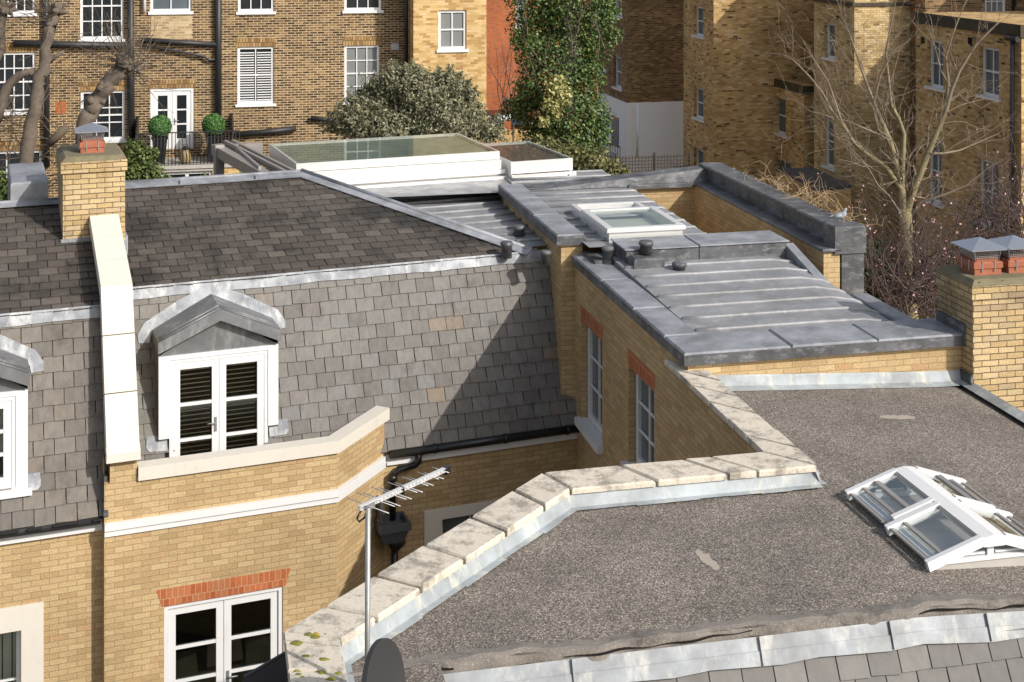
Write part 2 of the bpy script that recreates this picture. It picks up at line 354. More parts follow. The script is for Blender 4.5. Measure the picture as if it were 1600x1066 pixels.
# ------------------------------------------------------------------ generic builders
def grid(mb, f, us, vs):
    for i in range(len(us) - 1):
        for j in range(len(vs) - 1): mb.poly([f(us[i], vs[j]), f(us[i + 1], vs[j]), f(us[i + 1], vs[j + 1]), f(us[i], vs[j + 1])])
def slates(mb, O, ua, us, n, S, sw, g, amin, amax, thick=.013, jit=.006, lap=.055, skip=None):
    "overlapping slates on the plane O + ua*a + us*s; amin/amax are functions of s"
    rows = int(math.ceil(S / g))
    for i in range(rows):
        s0 = i * g; s1 = min(S, s0 + g + lap)
        off = (i % 2) * sw / 2; lo, hi = amin(s0 + g / 2), amax(s0 + g / 2)
        k0 = int(math.floor((lo - off) / sw))
        for k in range(k0, int(math.ceil((hi - off) / sw)) + 1):
            a0 = k * sw + off; a1 = a0 + sw
            if a1 <= lo + .02 or a0 >= hi - .02: continue
            if skip and skip((a0 + a1) / 2, s0 + g / 2): continue
            gap = .0035 + random.random() * .004
            dl, dr = random.uniform(-jit, jit) * 1.6, random.uniform(-jit, jit) * 1.6
            lift = thick * 1.9 + random.uniform(0, .005)
            q = lambda a, s, h: O + ua * min(max(a, amin(s)), amax(s)) + us * s + n * h
            a, b, c, d = q(a0 + gap, s0 + dl, lift), q(a1 - gap, s0 + dr, lift + random.uniform(-.002, .002)), q(a1 - gap, s1, .002), q(a0 + gap, s1, .002)
            t_ = n * thick
            mb.mesh([a, b, c, d, a - t_, b - t_, c - n * .002, d - n * .002], [(0, 1, 2, 3), (4, 5, 1, 0), (5, 6, 2, 1), (7, 4, 0, 3)])
def window(parent, wf, r, nx=2, ny=2, depth=.1, pane=None, fw=.055, bw=.022, sill=True, meeting=True, blind=None, frame_mat=None, arch=None, sillmat=None, sillw=.06):
    u0, u1, z0, z1 = r; mb = MB(); o0, o1 = -depth - .06, -depth
    zb = z0 + .09 if sill else z0 + fw
    for a in ((u0, u0 + fw, z0, z1), (u1 - fw, u1, z0, z1), (u0 + fw, u1 - fw, z1 - fw, z1), (u0 + fw, u1 - fw, z0, zb)): mb.wbox(wf, *a, o0, o1)
    zm = (zb + z1 - fw) / 2
    if meeting: mb.wbox(wf, u0 + fw, u1 - fw, zm - .022, zm + .022, o0 + .01, o1 - .006)
    for i in range(1, nx):
        u = u0 + fw + (u1 - u0 - 2 * fw) * i / nx; mb.wbox(wf, u - bw / 2, u + bw / 2, zb, z1 - fw, o0 + .02, o1 - .012)
    for j in range(1, ny):
        z = zb + (z1 - fw - zb) * j / ny
        if meeting and abs(z - zm) < .04: continue
        mb.wbox(wf, u0 + fw, u1 - fw, z - bw / 2, z + bw / 2, o0 + .022, o1 - .014)
    wn = mb.build('window', frame_mat or WHITE, parent)
    p = MB(); oo = o0 + .012; p.poly([wf.p(u0 + fw / 2, z0, oo), wf.p(u1 - fw / 2, z0, oo), wf.p(u1 - fw / 2, z1 - fw / 2, oo), wf.p(u0 + fw / 2, z1 - fw / 2, oo)])
    p.build('pane', pane or PANE, wn)
    if sill:
        s = MB(); s.wbox(wf, u0 - sillw, u1 + sillw, z0 - .07, z0 + .012, -depth + .004, .06); s.build('sill', sillmat or WHITE, wn)
    if arch:
        a = MB(); a.wbox(wf, u0 - .05, u1 + .05, z1, z1 + arch, -.02, .006); a.build('lintel', B_LINTD, wn)
    if blind:
        s = MB(); n_ = int((z1 - zb - fw) / .075)
        for k in range(n_):
            z = zb + k * .075 + .02; [s.wbox(wf, *q, z, z + .03, o1 - .03, o1 - .012) for q in ((u0 + fw, (u0 + u1) / 2 - .04), ((u0 + u1) / 2 + .04, u1 - fw))]
        s.build('shutter', WHITE, wn)
    return wn
def leaves(mb, blobs, n, size, jit=.35, shell=.55, aspect=1.3):
    vol = np.array([b[3] * b[4] * b[5] for b in blobs]) ** .67; pr = vol / vol.sum()
    for bi in rng.choice(len(blobs), n, p=pr):
        b = blobs[bi]; d = unit(rng.normal(size=3)); rr = shell + (1 - shell) * rng.random() ** .6
        bump_ = 1 + jit * math.sin(d[0] * 5 + b[0] * 7) * math.sin(d[1] * 6 + b[1] * 3) * math.sin(d[2] * 7 + b[2] * 5)
        c = V(b[0], b[1], b[2]) + d * V(b[3], b[4], b[5]) * rr * bump_
        nn = unit(d + rng.normal(size=3) * .7 + V(0, -.1, .35)); x = unit(np.cross(nn, rng.normal(size=3))); y = np.cross(nn, x)
        s = size * rng.uniform(.6, 1.35); h = s * aspect
        mb.poly([c - y * h * .5, c + x * s * .45 - y * h * .05 + nn * s * .12, c + y * h * .55, c - x * s * .45 - y * h * .05 + nn * s * .12])
def grow(mb, p, d, L, r, depth, spread=.6, up=.12, n=4, seg=3, kids=(2, 3), shrink=.68, tips=None, wig=.16):
    "bare branch with twigs"
    pts = [p]; rad = [r]; q = p; dd = d
    for i in range(seg):
        dd = unit(dd + rng.normal(size=3) * wig + V(0, 0, up)); q = q + dd * L / seg; pts.append(q); rad.append(r * (1 - .55 * (i + 1) / seg))
    mb.path(pts, rad, n if r > .012 else 3, caps=False)
    if depth == 0:
        if tips is not None: tips.append(pts[-1]); tips.append(pts[-2])
        return
    for k in range(rng.integers(kids[0], kids[1] + 1)):
        j = int(rng.integers(1, seg + 1)); nd = unit(unit(pts[j] - pts[j - 1]) + rng.normal(size=3) * spread)
        grow(mb, pts[j], nd, L * shrink * rng.uniform(.7, 1.15), max(rad[j] * .62, .0035), depth - 1, spread, up, n, seg, kids, shrink, tips, wig)

# ------------------------------------------------------------------ ground
g = MB(); g.poly([V(-400, -150, -GZ), V(400, -150, -GZ), V(400, 700, -GZ), V(-400, 700, -GZ)])
gr = g.build('ground', BGROUND); gr['kind'] = 'structure'
g = MB(); g.box(Fr((0, 66), 12.7), -40, 40, 0, 7, -GZ, -GZ + .004)
st = g.build('street', plain('asphalt', (.05, .05, .052), .9)); st['kind'] = 'structure'

# ------------------------------------------------------------------ mews house with slate mansard
ZB = -5.2; ZE = -7.65; US = unit(M.B * .94 + UP * 2.45); NM = np.cross(M.A, US)     # mansard slope and its normal
RUN = 3.26; ZR = -4.3; UR = unit(M.B * RUN + UP * (ZR - ZB)); NR = np.cross(M.A, UR)  # upper slope
mews = thing('mews_house', 'yellow brick mews house with grey slate mansard, canted bay and white gabled dormer', 'house', M.p(-4.5, 1, -GZ))
def wfM(a0, b0, a1, b1): p, q = M.p(a0, b0, 0), M.p(a1, b1, 0); return WF(p[:2], q[:2])
wb = wfM(-7.01, -.944, -3.967, -.944); wc = wfM(-3.967, -.944, -3.026, 0); we = wfM(-3.026, 0, .6, 0); wl = wfM(-7.01, -.69, -7.01, -.944)
x0 = -6.26 + 7.01; hole = (x0, x0 + 1.56, -11.0, -8.9); ehole = (.87, 1.85, -9.9, -8.76)
mb = MB()
mb.wall(wb, 0, wb.L, -GZ, -7.2, [hole], .1); mb.wall(wc, 0, wc.L, -GZ, -7.2); mb.wall(we, 0, we.L, -GZ, -7.66, [ehole], .12)
mb.wall(wl, 0, wl.L, -GZ, -6.9)
mb.box(M, -6.94, -6.6, -.94, -.2, -7.3, -6.72)
mb.poly([M.p(-7.01, -.944, -7.2), M.p(-6.6, -.944, -7.2), M.p(-6.6, -.4, -7.2), M.p(-7.01, -.4, -7.2)])
HW = mb.build('wall', B_YEL, mews)
# string course, bay coping
def band(mb, pts, z0, z1, out, inn=0):
    "moulding along a polyline of (a, b) in the mews frame; out = projection"
    n = len(pts); P = [M.p(a, b, 0) for a, b in pts]
    nor = [unit(np.cross(P[i + 1] - P[i], UP)) for i in range(n - 1)]
    mit = []
    for i in range(n):
        k = [nor[j] for j in (i - 1, i) if 0 <= j < n - 1]; v = unit(sum(k)); mit.append(v / np.dot(v, k[0]))
    o = [P[i] + mit[i] * out for i in range(n)]; q = [P[i] - mit[i] * inn for i in range(n)]
    for i in range(n - 1):
        mb.hexa([p + UP * z for z in (z0, z1) for p in (o[i], o[i + 1], q[i + 1], q[i])])
bay = [(-7.01, -.944), (-3.967, -.944), (-3.03, -.006)]
mb = MB(); band(mb, bay, -7.87, -7.79, .035); band(mb, bay, -7.79, -7.70, .06); mb.build('string_course', WHITE, mews)
mb = MB(); band(mb, [(-6.59, -.944), (-3.967, -.944), (-2.98, .043)], -7.2, -7.03, .05, .17); mb.build('parapet_coping', CREAM, mews)
def base_with_opening(mb, O, a0, a1, h0, h1):
    zs = lambda z: (z - ZE) / US[2]
    for u0, u1, s0, s1 in ((a0, h0, 0, SL), (h1, a1, 0, SL), (h0, h1, zs(-6.0), SL)): mb.poly([O + M.A * u0 + US * s0, O + M.A * u1 + US * s0, O + M.A * u1 + US * s1, O + M.A * u0 + US * s1])
# slates
amid = lambda s: -6.8
mb = MB(); O = M.p(0, -.05, ZE); SL = (ZB - ZE) / US[2]
base_with_opening(mb, O, -6.9, .5, -6.07, -4.7)
man = mb.build('mansard_roof', DARK, mews)
mb = MB(); slates(mb, O, M.A, US, NM, SL - .1, .272, .2, amid, lambda s: .45, skip=lambda a, s_: -6.03 < a < -4.74 and ZE + US[2] * s_ < -6.0); mb.build('slates', SLATE, man)
O2 = M.p(0, .9, ZB); SR = (ZR - ZB) / UR[2]
hip = lambda s: -.42 - 2.9 * s / SR
mb = MB()
mb.poly([O2 + M.A * -6.9, O2 + M.A * -.42, O2 + M.A * hip(SR) + UR * SR, O2 + M.A * -6.9 + UR * SR])
rb = [M.p(-6.9, 4.16, ZR), M.p(-3.32, 4.16, ZR), M.p(-3.32, 5.4, ZR - .34), M.p(-6.9, 5.4, ZR - .34)]; mb.poly(rb)
roof = mb.build('roof', DARK, mews)
mb = MB(); slates(mb, O2 + UR * -.04, M.A, UR, NR, SR - .08, .268, .197, lambda s: -6.8, lambda s: hip(s) - .05); mb.build('slates', SLATE_D, roof)
# lead: break flashing, ridge roll, hip
def strip(mb, P, Q_, n, t=.012, seg=1, wav=0):
    "thin dressed strip between two parallel lines of points, with a slightly uneven lower edge"
    P = [np.array(p) for p in P]; Q_ = [np.array(p) for p in Q_]
    for i in range(len(P) - 1): mb.mesh([Q_[i], Q_[i + 1], P[i + 1], P[i], Q_[i] + n * t, Q_[i + 1] + n * t, P[i + 1] + n * t, P[i] + n * t], [(4, 5, 6, 7), (0, 1, 5, 4), (1, 2, 6, 5), (3, 0, 4, 7)])
def flash(mb, p0, p1, down, wdt, n, t=.012, step=.35, wav=.012, off=.03):
    L = float(np.linalg.norm(p1 - p0)); k = max(2, int(L / step)); P = [p0 + (p1 - p0) * i / k + n * off for i in range(k + 1)]
    Qs = [p + down * (wdt + random.uniform(-wav, wav)) + n * random.uniform(0, .006) for p in P]; strip(mb, P, Qs, n, t)
mb = MB(); T = M.p(0, .9, ZB); flash(mb, T + M.A * -6.6 + US * .03, T + M.A * .1 + US * .03, -US, .17, NM, off=.026)
mb.build('break_flashing', LEAD_W, roof)
mb = MB(); RT = M.p(0, 4.16, ZR)
flash(mb, RT + M.A * -6.5, RT + M.A * -3.3, -UR, .23, NR, off=.035, wav=.006); mb.path([RT + M.A * -6.5 + UP * .035, RT + M.A * -3.3 + UP * .035], .035, 8)
for a in (-5.4, -4.15): mb.box(M, a, a + .02, 3.93, 4.14, ZR - .02, ZR + .035)
mb.build('ridge_lead', LEAD, roof)
mb = MB(); h0 = O2 + M.A * -.36; h1 = O2 + M.A * hip(SR) + UR * SR; hd = unit(h1 - h0); hs = unit(np.cross(hd, NR)) 
if np.dot(hs, M.A) > 0: hs = -hs
flash(mb, h0, h1, hs, .2, NR, off=.035, wav=.008, step=.6); mb.path([h0 + UP * .05, h1 + UP * .05], .04, 8); mb.build('hip_lead', LEAD, roof)
# right hip slope in lead with rolls
mb = MB(); ZF = -5.1
def hipa(b): return -.42 - 2.9 * (b - .9) / RUN
hz = lambda b: ZB + (b - .9) / RUN * (ZR - ZB)
bs = np.linspace(.9, 4.16, 8)
for k in range(7):
    b0, b1 = bs[k], bs[k + 1]
    mb.poly([M.p(hipa(b0) + .16, b0, ZF - .04), M.p(hipa(b1) + .16, b1, ZF - .04), M.p(hipa(b1), b1, hz(b1)), M.p(hipa(b0), b0, hz(b0))])
mb.poly([M.p(a, b, ZF) for a, b in ((-.4, .9), (1.3, .9), (1.3, 5.9), (-3.3, 5.9), (-3.3, 4.16))])
for b in np.arange(1.3, 5.5, .5): mb.path([M.p(max(hipa(b), -3.2) + .3, b, ZF + .015), M.p(1.2, b, ZF + .015)], .03, 6)
mb.path([M.p(-3.2, 5.45, ZF + .1), M.p(1.2, 5.45, ZF + .1)], .08, 4)
mb.build('lead_flat_roof', LEAD_R, roof)
# eaves: fascia, gutter, downpipe, hopper
mb = MB(); mb.box(M, -3.0, .1, -.06, .02, -7.84, -7.69); mb.build('fascia', WHITE, mews)
mb = MB(); mb.path([M.p(-2.98, -.13, -7.66), M.p(.15, -.13, -7.66)], .062, 10)
for a in (-2.3, -1.2, -.2): mb.path([M.p(a - .02, -.13, -7.66), M.p(a + .02, -.13, -7.66)], .072, 10)
gut = mb.build('gutter', GUTTER, mews)
mb = MB(); dp = lambda a, z, b=-.1: M.p(a, b, z)
mb.path([dp(-2.55, -7.7, -.13), dp(-2.55, -7.82, -.13), dp(-2.6, -7.87), dp(-2.84, -7.9), dp(-2.93, -7.97), dp(-2.93, -8.65)], .05, 8)
mb.path([dp(-2.93, -7.97), dp(-2.93, -8.05)], .062, 8); mb.path([dp(-2.9, -8.95), dp(-2.9, -GZ + .1)], .05, 8); mb.path([dp(-2.83, -8.88, -.16), dp(-2.92, -9.0)], .1, 10); mb.build('downpipe', GUTTER, mews)
mb = MB()
mb.hexa([M.p(a - .13, b, z + .17) for a, b, z in ((-3.02, -.42, -8.98), (-2.72, -.42, -8.98), (-2.72, -.12, -8.98), (-3.02, -.12, -8.98), (-3.08, -.48, -8.78), (-2.66, -.48, -8.78), (-2.66, -.1, -8.78), (-3.08, -.1, -8.78))])
for u0, u1, v0, v1 in ((-3.1, -2.64, -.5, -.47), (-3.1, -2.64, -.11, -.08), (-3.1, -3.07, -.47, -.11), (-2.67, -2.64, -.47, -.11)): mb.box(M, u0 - .13, u1 - .13, v0, v1, -8.63, -8.52)
mb.box(M, -3.2, -3.17, -.45, -.1, -8.5, -8.2)
mb.build('hopper', plain('lead_grey_hopper', (.07, .075, .085), .5), mews)
# lower french window on the bay
mb = MB()
l0, l1 = hole[0] - .03, hole[1] + .03
mb.prism([wb.p(l0, -8.9, .004), wb.p(l1, -8.9, .004), wb.p(l1 + .07, -8.67, .004), wb.p(l0 - .07, -8.67, .004)], wb.n * -.05); mb.build('lintel', B_LINT, HW)
def leafdoor(wf, u0, u1, z0, z1, out, rows, parent, handle=None, glass=GLASS, st=.095, bot=.14, mats=WHITE):
    mb = MB(); a, b = out - .05, out
    for q in ((u0, u0 + st, z0, z1), (u1 - st, u1, z0, z1), (u0 + st, u1 - st, z1 - st, z1), (u0 + st, u1 - st, z0, z0 + bot)): mb.wbox(wf, *q, a, b)
    for j in range(1, rows):
        z = z0 + bot + (z1 - st - z0 - bot) * j / rows; mb.wbox(wf, u0 + st, u1 - st, z - .022, z + .022, a + .005, b - .008)
    d = mb.build('door_leaf', mats, parent)
    p = MB(); p.wbox(wf, u0 + st - .01, u1 - st + .01, z0 + bot - .01, z1 - st + .01, out - .032, out - .022); p.build('pane', glass, parent)
    if handle:
        h = MB(); hu = u1 - st / 2 if handle > 0 else u0 + st / 2; hz = (z0 + z1) / 2 - .05
        h.wbox(wf, hu - .018, hu + .018, hz - .1, hz + .1, b, b + .012); h.path([wf.p(hu, hz + .03, b), wf.p(hu, hz + .03, b + .05), wf.p(hu - .12 * handle, hz + .03, b + .05)], .01, 6); h.build('handle', GALV, parent)
    return d
def frame(mb, wf, u0, u1, z0, z1, o0, o1, w_):
    for q in ((u0, u0 + w_, z0, z1), (u1 - w_, u1, z0, z1), (u0 + w_, u1 - w_, z1 - w_, z1)): mb.wbox(wf, *q, o0, o1)
mb = MB(); frame(mb, wb, hole[0], hole[1], hole[2], hole[3], -.14, -.02, .055); fwin = mb.build('french_window', WHITE, mews)
um = (hole[0] + hole[1]) / 2; leafdoor(wb, hole[0] + .06, um - .004, hole[2] + .03, hole[3] - .062, -.05, 4, fwin, None); leafdoor(wb, um + .004, hole[1] - .06, hole[2] + .03, hole[3] - .062, -.05, 4, fwin, -1)
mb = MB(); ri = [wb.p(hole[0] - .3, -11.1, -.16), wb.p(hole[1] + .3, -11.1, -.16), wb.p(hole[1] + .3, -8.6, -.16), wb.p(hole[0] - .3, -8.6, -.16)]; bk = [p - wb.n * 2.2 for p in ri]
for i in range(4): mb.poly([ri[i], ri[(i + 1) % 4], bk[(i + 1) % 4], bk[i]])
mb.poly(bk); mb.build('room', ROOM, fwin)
mb = MB()
for u, z, w_ in ((.95, -10.32, .36), (1.42, -10.2, .5), (1.95, -10.26, .42)): mb.hexa([wb.p(u, z, -.75), wb.p(u + w_, z, -.8), wb.p(u + w_, z, -.95), wb.p(u, z, -.9), wb.p(u + .02, z + .24, -.85), wb.p(u + w_ - .02, z + .28, -.9), wb.p(u + w_ - .02, z + .28, -1.0), wb.p(u + .02, z + .24, -.95)])
mb.box(M, -6.5, -4.6, 0, .7, -11.0, -10.35, .04); mb.build('sofa', plain('sofa_fabric', (.3, .25, .16), .9, var=.3), fwin)
lq = wb.uz(213, 1066); mb = MB(); lc_ = wb.p(lq[0], lq[1] - .1, .09); mb.lathe(lc_, [(.02, -.14), (.09, -.12), (.115, -.02), (.11, .05), (.08, .1), (.02, .115)], 16); mb.wbox(wb, lq[0] - .05, lq[0] + .05, lq[1] - .2, lq[1] - .05, 0, .05); mb.build('wall_light', CREAM, mews)
# window with white surround on the set back wall
def surround(wf, h, w_, ztop, zbot, parent, mat=CREAM):
    mb = MB(); 
    for q in ((h[0] - w_, h[0], zbot, h[3]), (h[1], h[1] + w_, zbot, h[3]), (h[0] - w_, h[1] + w_, h[3], ztop)): mb.wbox(wf, *q, -.1, .025)
    return mb.build('window_surround', mat, parent)
surround(we, ehole, .27, -8.6, -10.1, HW); window(mews, we, ehole, 2, 2, .1, PANE_B, sill=False, frame_mat=CREAM)
# dormers
def dormer(parent, a0, a1, bd, boff, sill, cas):
    ac = (a0 + a1) / 2; wf = wfM(a0, bd, a1, bd); Wd = a1 - a0; zt = -5.95
    mb = MB()
    for u in (a0, a1):     # cheeks run back into the slope
        mb.poly([M.p(u, bd, -7.1), M.p(u, bd, zt + .1), M.p(u, bd + .9, zt + .1), M.p(u, bd + .06, -7.15)])
    mb.poly([M.p(a0, bd, zt), M.p(a1, bd, zt), M.p(ac, bd, -5.46)])
    D = mb.build('dormer', LEAD_G, parent)
    fb = bd - .14; e0, e1 = a0 - .02, a1 + .02; th = .16
    mb = MB(); back = boff + .95
    for ea, sg in ((e0, 1), (e1, -1)):     # two roof pitches with deep fascia
        lo = lambda b, z=0: M.p(ea, b, -5.72 + z); hi = lambda b, z=0: M.p(ac, b, -5.34 + z)
        bl, bh = boff + .66, boff + .86
        c = [lo(fb, -th), hi(fb, -th), hi(bh, -th), lo(bl, -th), lo(fb), hi(fb), hi(bh), lo(bl)]
        if sg < 0: c = [c[1], c[0], c[3], c[2], c[5], c[4], c[7], c[6]]
        mb.hexa(c)
        lp = lambda t, z=0.012: M.p(ea + (ac - ea) * t, 0, -5.72 + .38 * t + z)
        for b in (fb + .03, fb + .16): mb.path([lp(.02) + M.B * b, lp(1) + M.B * b], .016, 6)
    mb.build('gable_roof', LEAD_G, D)
    for ea, sg in ((e0, -1), (e1, 1)):     # flashing dressed on to the slates
        mb = MB()
        def ms(a, s, o=.034): return M.p(a, boff, ZE) + US * s + NM * (o + random.uniform(0, .008))
        s_lo = (-5.72 - ZE) / US[2]; s_hi = (-5.34 - ZE) / US[2]
        p = [ms(ea + sg * .02, s_lo - .1), ms(ac, s_hi - .02), ms(ac, s_hi + .13), ms(ea * .3 + ac * .7, (s_lo * .3 + s_hi * .7) + .15), ms(ea * .55 + ac * .45, (s_lo * .55 + s_hi * .45) + .165), ms(ea * .8 + ac * .2, (s_lo * .8 + s_hi * .2) + .15), ms(ea + sg * .1, s_lo + .08), ms(ea + sg * .2, s_lo - .08), ms(ea + sg * .19, s_lo - .19), ms(ea + sg * .04, s_lo - .2)]
        p = p if sg > 0 else p[::-1]
        mb.prism([x - NM * .02 for x in p], NM * .019); mb.build('dormer_flashing', LEAD_W, D)
    for u, sg in ((a0 + .12, -1), (a1 - .12, 1)):
        mb = MB(); q_ = lambda a, z: M.p(a, boff, ZE) + US * ((z - ZE) / US[2]) + NM * .036
        q = [q_(u, -7.26), q_(u + sg * .24, -7.25), q_(u + sg * .28, -7.2), q_(u + sg * .27, -7.06), q_(u, -7.06)]
        q = q if sg > 0 else q[::-1]; mb.prism([x - NM * .016 for x in q], NM * .016); mb.build('apron_flashing', LEAD_W, D)
    zb = -7.08 if not sill else -7.2
    mb = MB(); jw = .145
    mb.wbox(wf, 0, jw, zb, zt, -.05, .03); mb.wbox(wf, Wd - jw, Wd, zb, zt, -.05, .03); mb.wbox(wf, jw, Wd - jw, zt - .06, zt, -.05, .03)
    z2 = -7.79 if not sill else -7.2
    frame(mb, wf, jw, Wd - jw, z2, zt - .061, -.07, .015, .05)
    if sill: mb.wbox(wf, -.05, Wd + .05, -7.28, -7.2, -.05, .09)
    W_ = mb.build('french_window' if not sill else 'window', WHITE, D)
    a, m_, b = jw + .052, Wd / 2, Wd - jw - .052
    leafdoor(wf, a, m_ - .003, z2 + .02, zt - .115, .005, cas, W_, 1 if not sill else None); leafdoor(wf, m_ + .003, b, z2 + .02, zt - .115, .005, cas, W_, None)
    mb = MB()
    if not sill:
        for u0, u1 in ((a + .06, m_ - .06), (m_ + .06, b - .06)):
            for k in range(26):
                z = zt - .25 - k * .063; mb.hexa([wf.p(uu, z - .02 * q + e_, -.085 - .03 * q) for e_ in (0, .004) for uu, q in ((u0, 0), (u1 - .05, 0), (u1 - .05, 1), (u0, 1))])
        mb.build('blind', BLIND, W_)
    else:
        for u in np.arange(.2, Wd - .2, .1): mb.wbox(wf, u, u + .085, z2 + .45, zt - .1, -.13, -.115)
        mb.build('curtain', CURT, W_)
    mb = MB(); 
    ri = [wf.p(.13, z2 - .05, -.08), wf.p(Wd - .13, z2 - .05, -.08), wf.p(Wd - .13, zt - .02, -.08), wf.p(.13, zt - .02, -.08)]; bk_ = [p - wf.n * .62 for p in ri]
    for i in range(4): mb.poly([ri[i], ri[(i + 1) % 4], bk_[(i + 1) % 4], bk_[i]])
    mb.poly(bk_); mb.build('room', ROOM, W_)
dormer(mews, -6.21, -4.56, .08, -.05, False, 3)
# party wall between the two mansards with its rendered coping
mb = MB(); prof = [(-1.0, -6.78), (-.1, -4.86), (1.85, -4.30)]
for i in range(2):
    (b0, z0), (b1, z1) = prof[i], prof[i + 1]
    b0 = max(b0, -.935); mb.hexa([M.p(-6.93, b0, z0 - 1.6), M.p(-6.63, b0, z0 - 1.6), M.p(-6.63, b1, z1 - 1.6), M.p(-6.93, b1, z1 - 1.6), M.p(-6.93, b0, z0 - .1), M.p(-6.63, b0, z0 - .1), M.p(-6.63, b1, z1 - .1), M.p(-6.93, b1, z1 - .1)])
mb.build('party_wall', B_YEL, mews)
mb = MB(); cuts = [(0, 0), (0, .34), (0, .69), (0, 1), (1, .34), (1, .67), (1, 1)]
pt = lambda c: V(*prof[c[0]]) * (1 - c[1]) + V(*prof[c[0] + 1]) * c[1]
for i in range(len(cuts) - 1):
    (b0, z0), (b1, z1) = pt(cuts[i]), pt(cuts[i + 1]); d = unit(V(b1 - b0, z1 - z0)); e = .007
    nrm = V(-d[1], d[0]) * .13; b0 += d[0] * e; z0 += d[1] * e; b1 -= d[0] * e; z1 -= d[1] * e
    q = lambda a, b, z: M.p(a, b, z)
    top0, top1 = (b0, z0), (b1, z1); lo0 = (b0 - nrm[0], z0 - nrm[1]); lo1 = (b1 - nrm[0], z1 - nrm[1])
    if i == 2: lo1 = (b1 + .03, z1 - .15)
    if i == 3: lo0 = (b0 + .03, z0 - .15)
    mb.hexa([q(-6.995, *lo0), q(-6.565, *lo0), q(-6.565, *lo1), q(-6.995, *lo1), q(-6.985, *top0), q(-6.575, *top0), q(-6.575, *top1), q(-6.985, *top1)])
mb.hexa([M.p(-6.995, -1.06, -6.9), M.p(-6.565, -1.06, -6.9), M.p(-6.565, -.9, -6.9), M.p(-6.995, -.9, -6.9), M.p(-6.99, -1.055, -6.79), M.p(-6.57, -1.055, -6.79), M.p(-6.57, -.98, -6.72), M.p(-6.99, -.98, -6.72)])
mb.build('party_wall_coping', CREAM, mews)
# chimney
def chimney(parent, fr, a0, a1, b0, b1, zb, zt, pots, psc=1.0):
    mb = MB(); mb.box(fr, a0, a1, b0, b1, zb, zt - .16); mb.box(fr, a0 - .03, a1 + .03, b0 - .03, b1 + .03, zt - .16, zt)
    c = mb.build('chimney', B_CHIM, parent)
    mb = MB(); mb.box(fr, a0 - .02, a1 + .02, b0 - .02, b1 + .02, zt, zt + .07, .06)
    for k in range(60):
        p = fr.p(random.uniform(a0, a1), random.uniform(b0, b1), zt + .045); r_ = random.uniform(.012, .04); mb.lathe(p, [(r_, 0), (r_ * .7, r_ * .35), (.002, r_ * .5)], 6)
    mb.build('mortar_bed', MORT, c)
    for (a, b) in pots:
        z0 = zt + .03; s = .17 * psc
        mb = MB(); mb.box(fr, a - s, a + s, b - s, b + s, z0, z0 + .12, .01); mb.box(fr, a - s - .015, a + s + .015, b - s - .015, b + s + .015, z0 + .12, z0 + .2, .015)
        mb.box(fr, a - s + .03, a + s - .03, b - s + .03, b + s - .03, z0 + .2, z0 + .25, .02); pot = mb.build('chimney_pot', TERRA, c)
        mb = MB()
        for i in (-1, 1):
            for u in (-.085, .085):
                mb.box(fr, a + u - .006, a + u + .006, b + i * (s + .017) - .004, b + i * (s + .017) + .004, z0 + .08, z0 + .21); mb.box(fr, a + i * (s + .017) - .004, a + i * (s + .017) + .004, b + u - .006, b + u + .006, z0 + .08, z0 + .21)
        for i in (-1, 1):
            for j in (-1, 1): mb.path([fr.p(a + i * .15 * psc, b + j * .15 * psc, z0 + .2), fr.p(a + i * .17 * psc, b + j * .17 * psc, z0 + .36)], .006, 4)
        h = .24 * psc; zc = z0 + .35
        mb.mesh([fr.p(a + i * h, b + j * h, zc) for i, j in ((-1, -1), (1, -1), (1, 1), (-1, 1))] + [fr.p(a + i * h, b + j * h, zc + .012) for i, j in ((-1, -1), (1, -1), (1, 1), (-1, 1))] + [fr.p(a, b, zc + .12)],
                [(3, 2, 1, 0), (0, 1, 5, 4), (1, 2, 6, 5), (2, 3, 7, 6), (3, 0, 4, 7), (4, 5, 8), (5, 6, 8), (6, 7, 8), (7, 4, 8)]); mb.build('cowl', STEEL, c)
        mb = MB(); k = .15 * psc
        for t in np.linspace(-k, k, 13):
            for i in (-1, 1): mb.box(fr, a + t - .0025, a + t + .0025, b + i * k - .002, b + i * k + .002, z0 + .22, zc); mb.box(fr, a + i * k - .002, a + i * k + .002, b + t - .0025, b + t + .0025, z0 + .22, zc)
        for z in np.linspace(z0 + .24, zc, 6):
            for i in (-1, 1): mb.box(fr, a - k, a + k, b + i * k - .003, b + i * k + .003, z, z + .004); mb.box(fr, a + i * k - .003, a + i * k + .003, b - k, b + k, z, z + .004)
        mb.build('mesh_guard', GALV, c)
    return c
CH = chimney(mews, M, -7.36, -6.48, 1.86, 3.1, -6, -3.5, [(-6.92, 2.35)])
mb = MB(); mb.box(M, -7.39, -6.97, 1.82, 1.86, -4.95, -4.62); mb.box(M, -6.56, -6.45, 1.82, 1.86, -4.98, -4.7); mb.box(M, -6.48, -6.44, 1.86, 2.5, -4.98, -4.64); mb.build('chimney_flashing', LEAD_W, CH)
mb = MB(); mb.box(M, -7.02, -6.56, 3.1, 5.6, -5.5, -4.42); mb.build('party_wall', CONC, mews)
mb = MB()
mb.box(M, -8.05, -7.5, 3.15, 5.0, -5.0, -3.98, .02); mb.build('lead_capped_upstand', LEAD, mews)

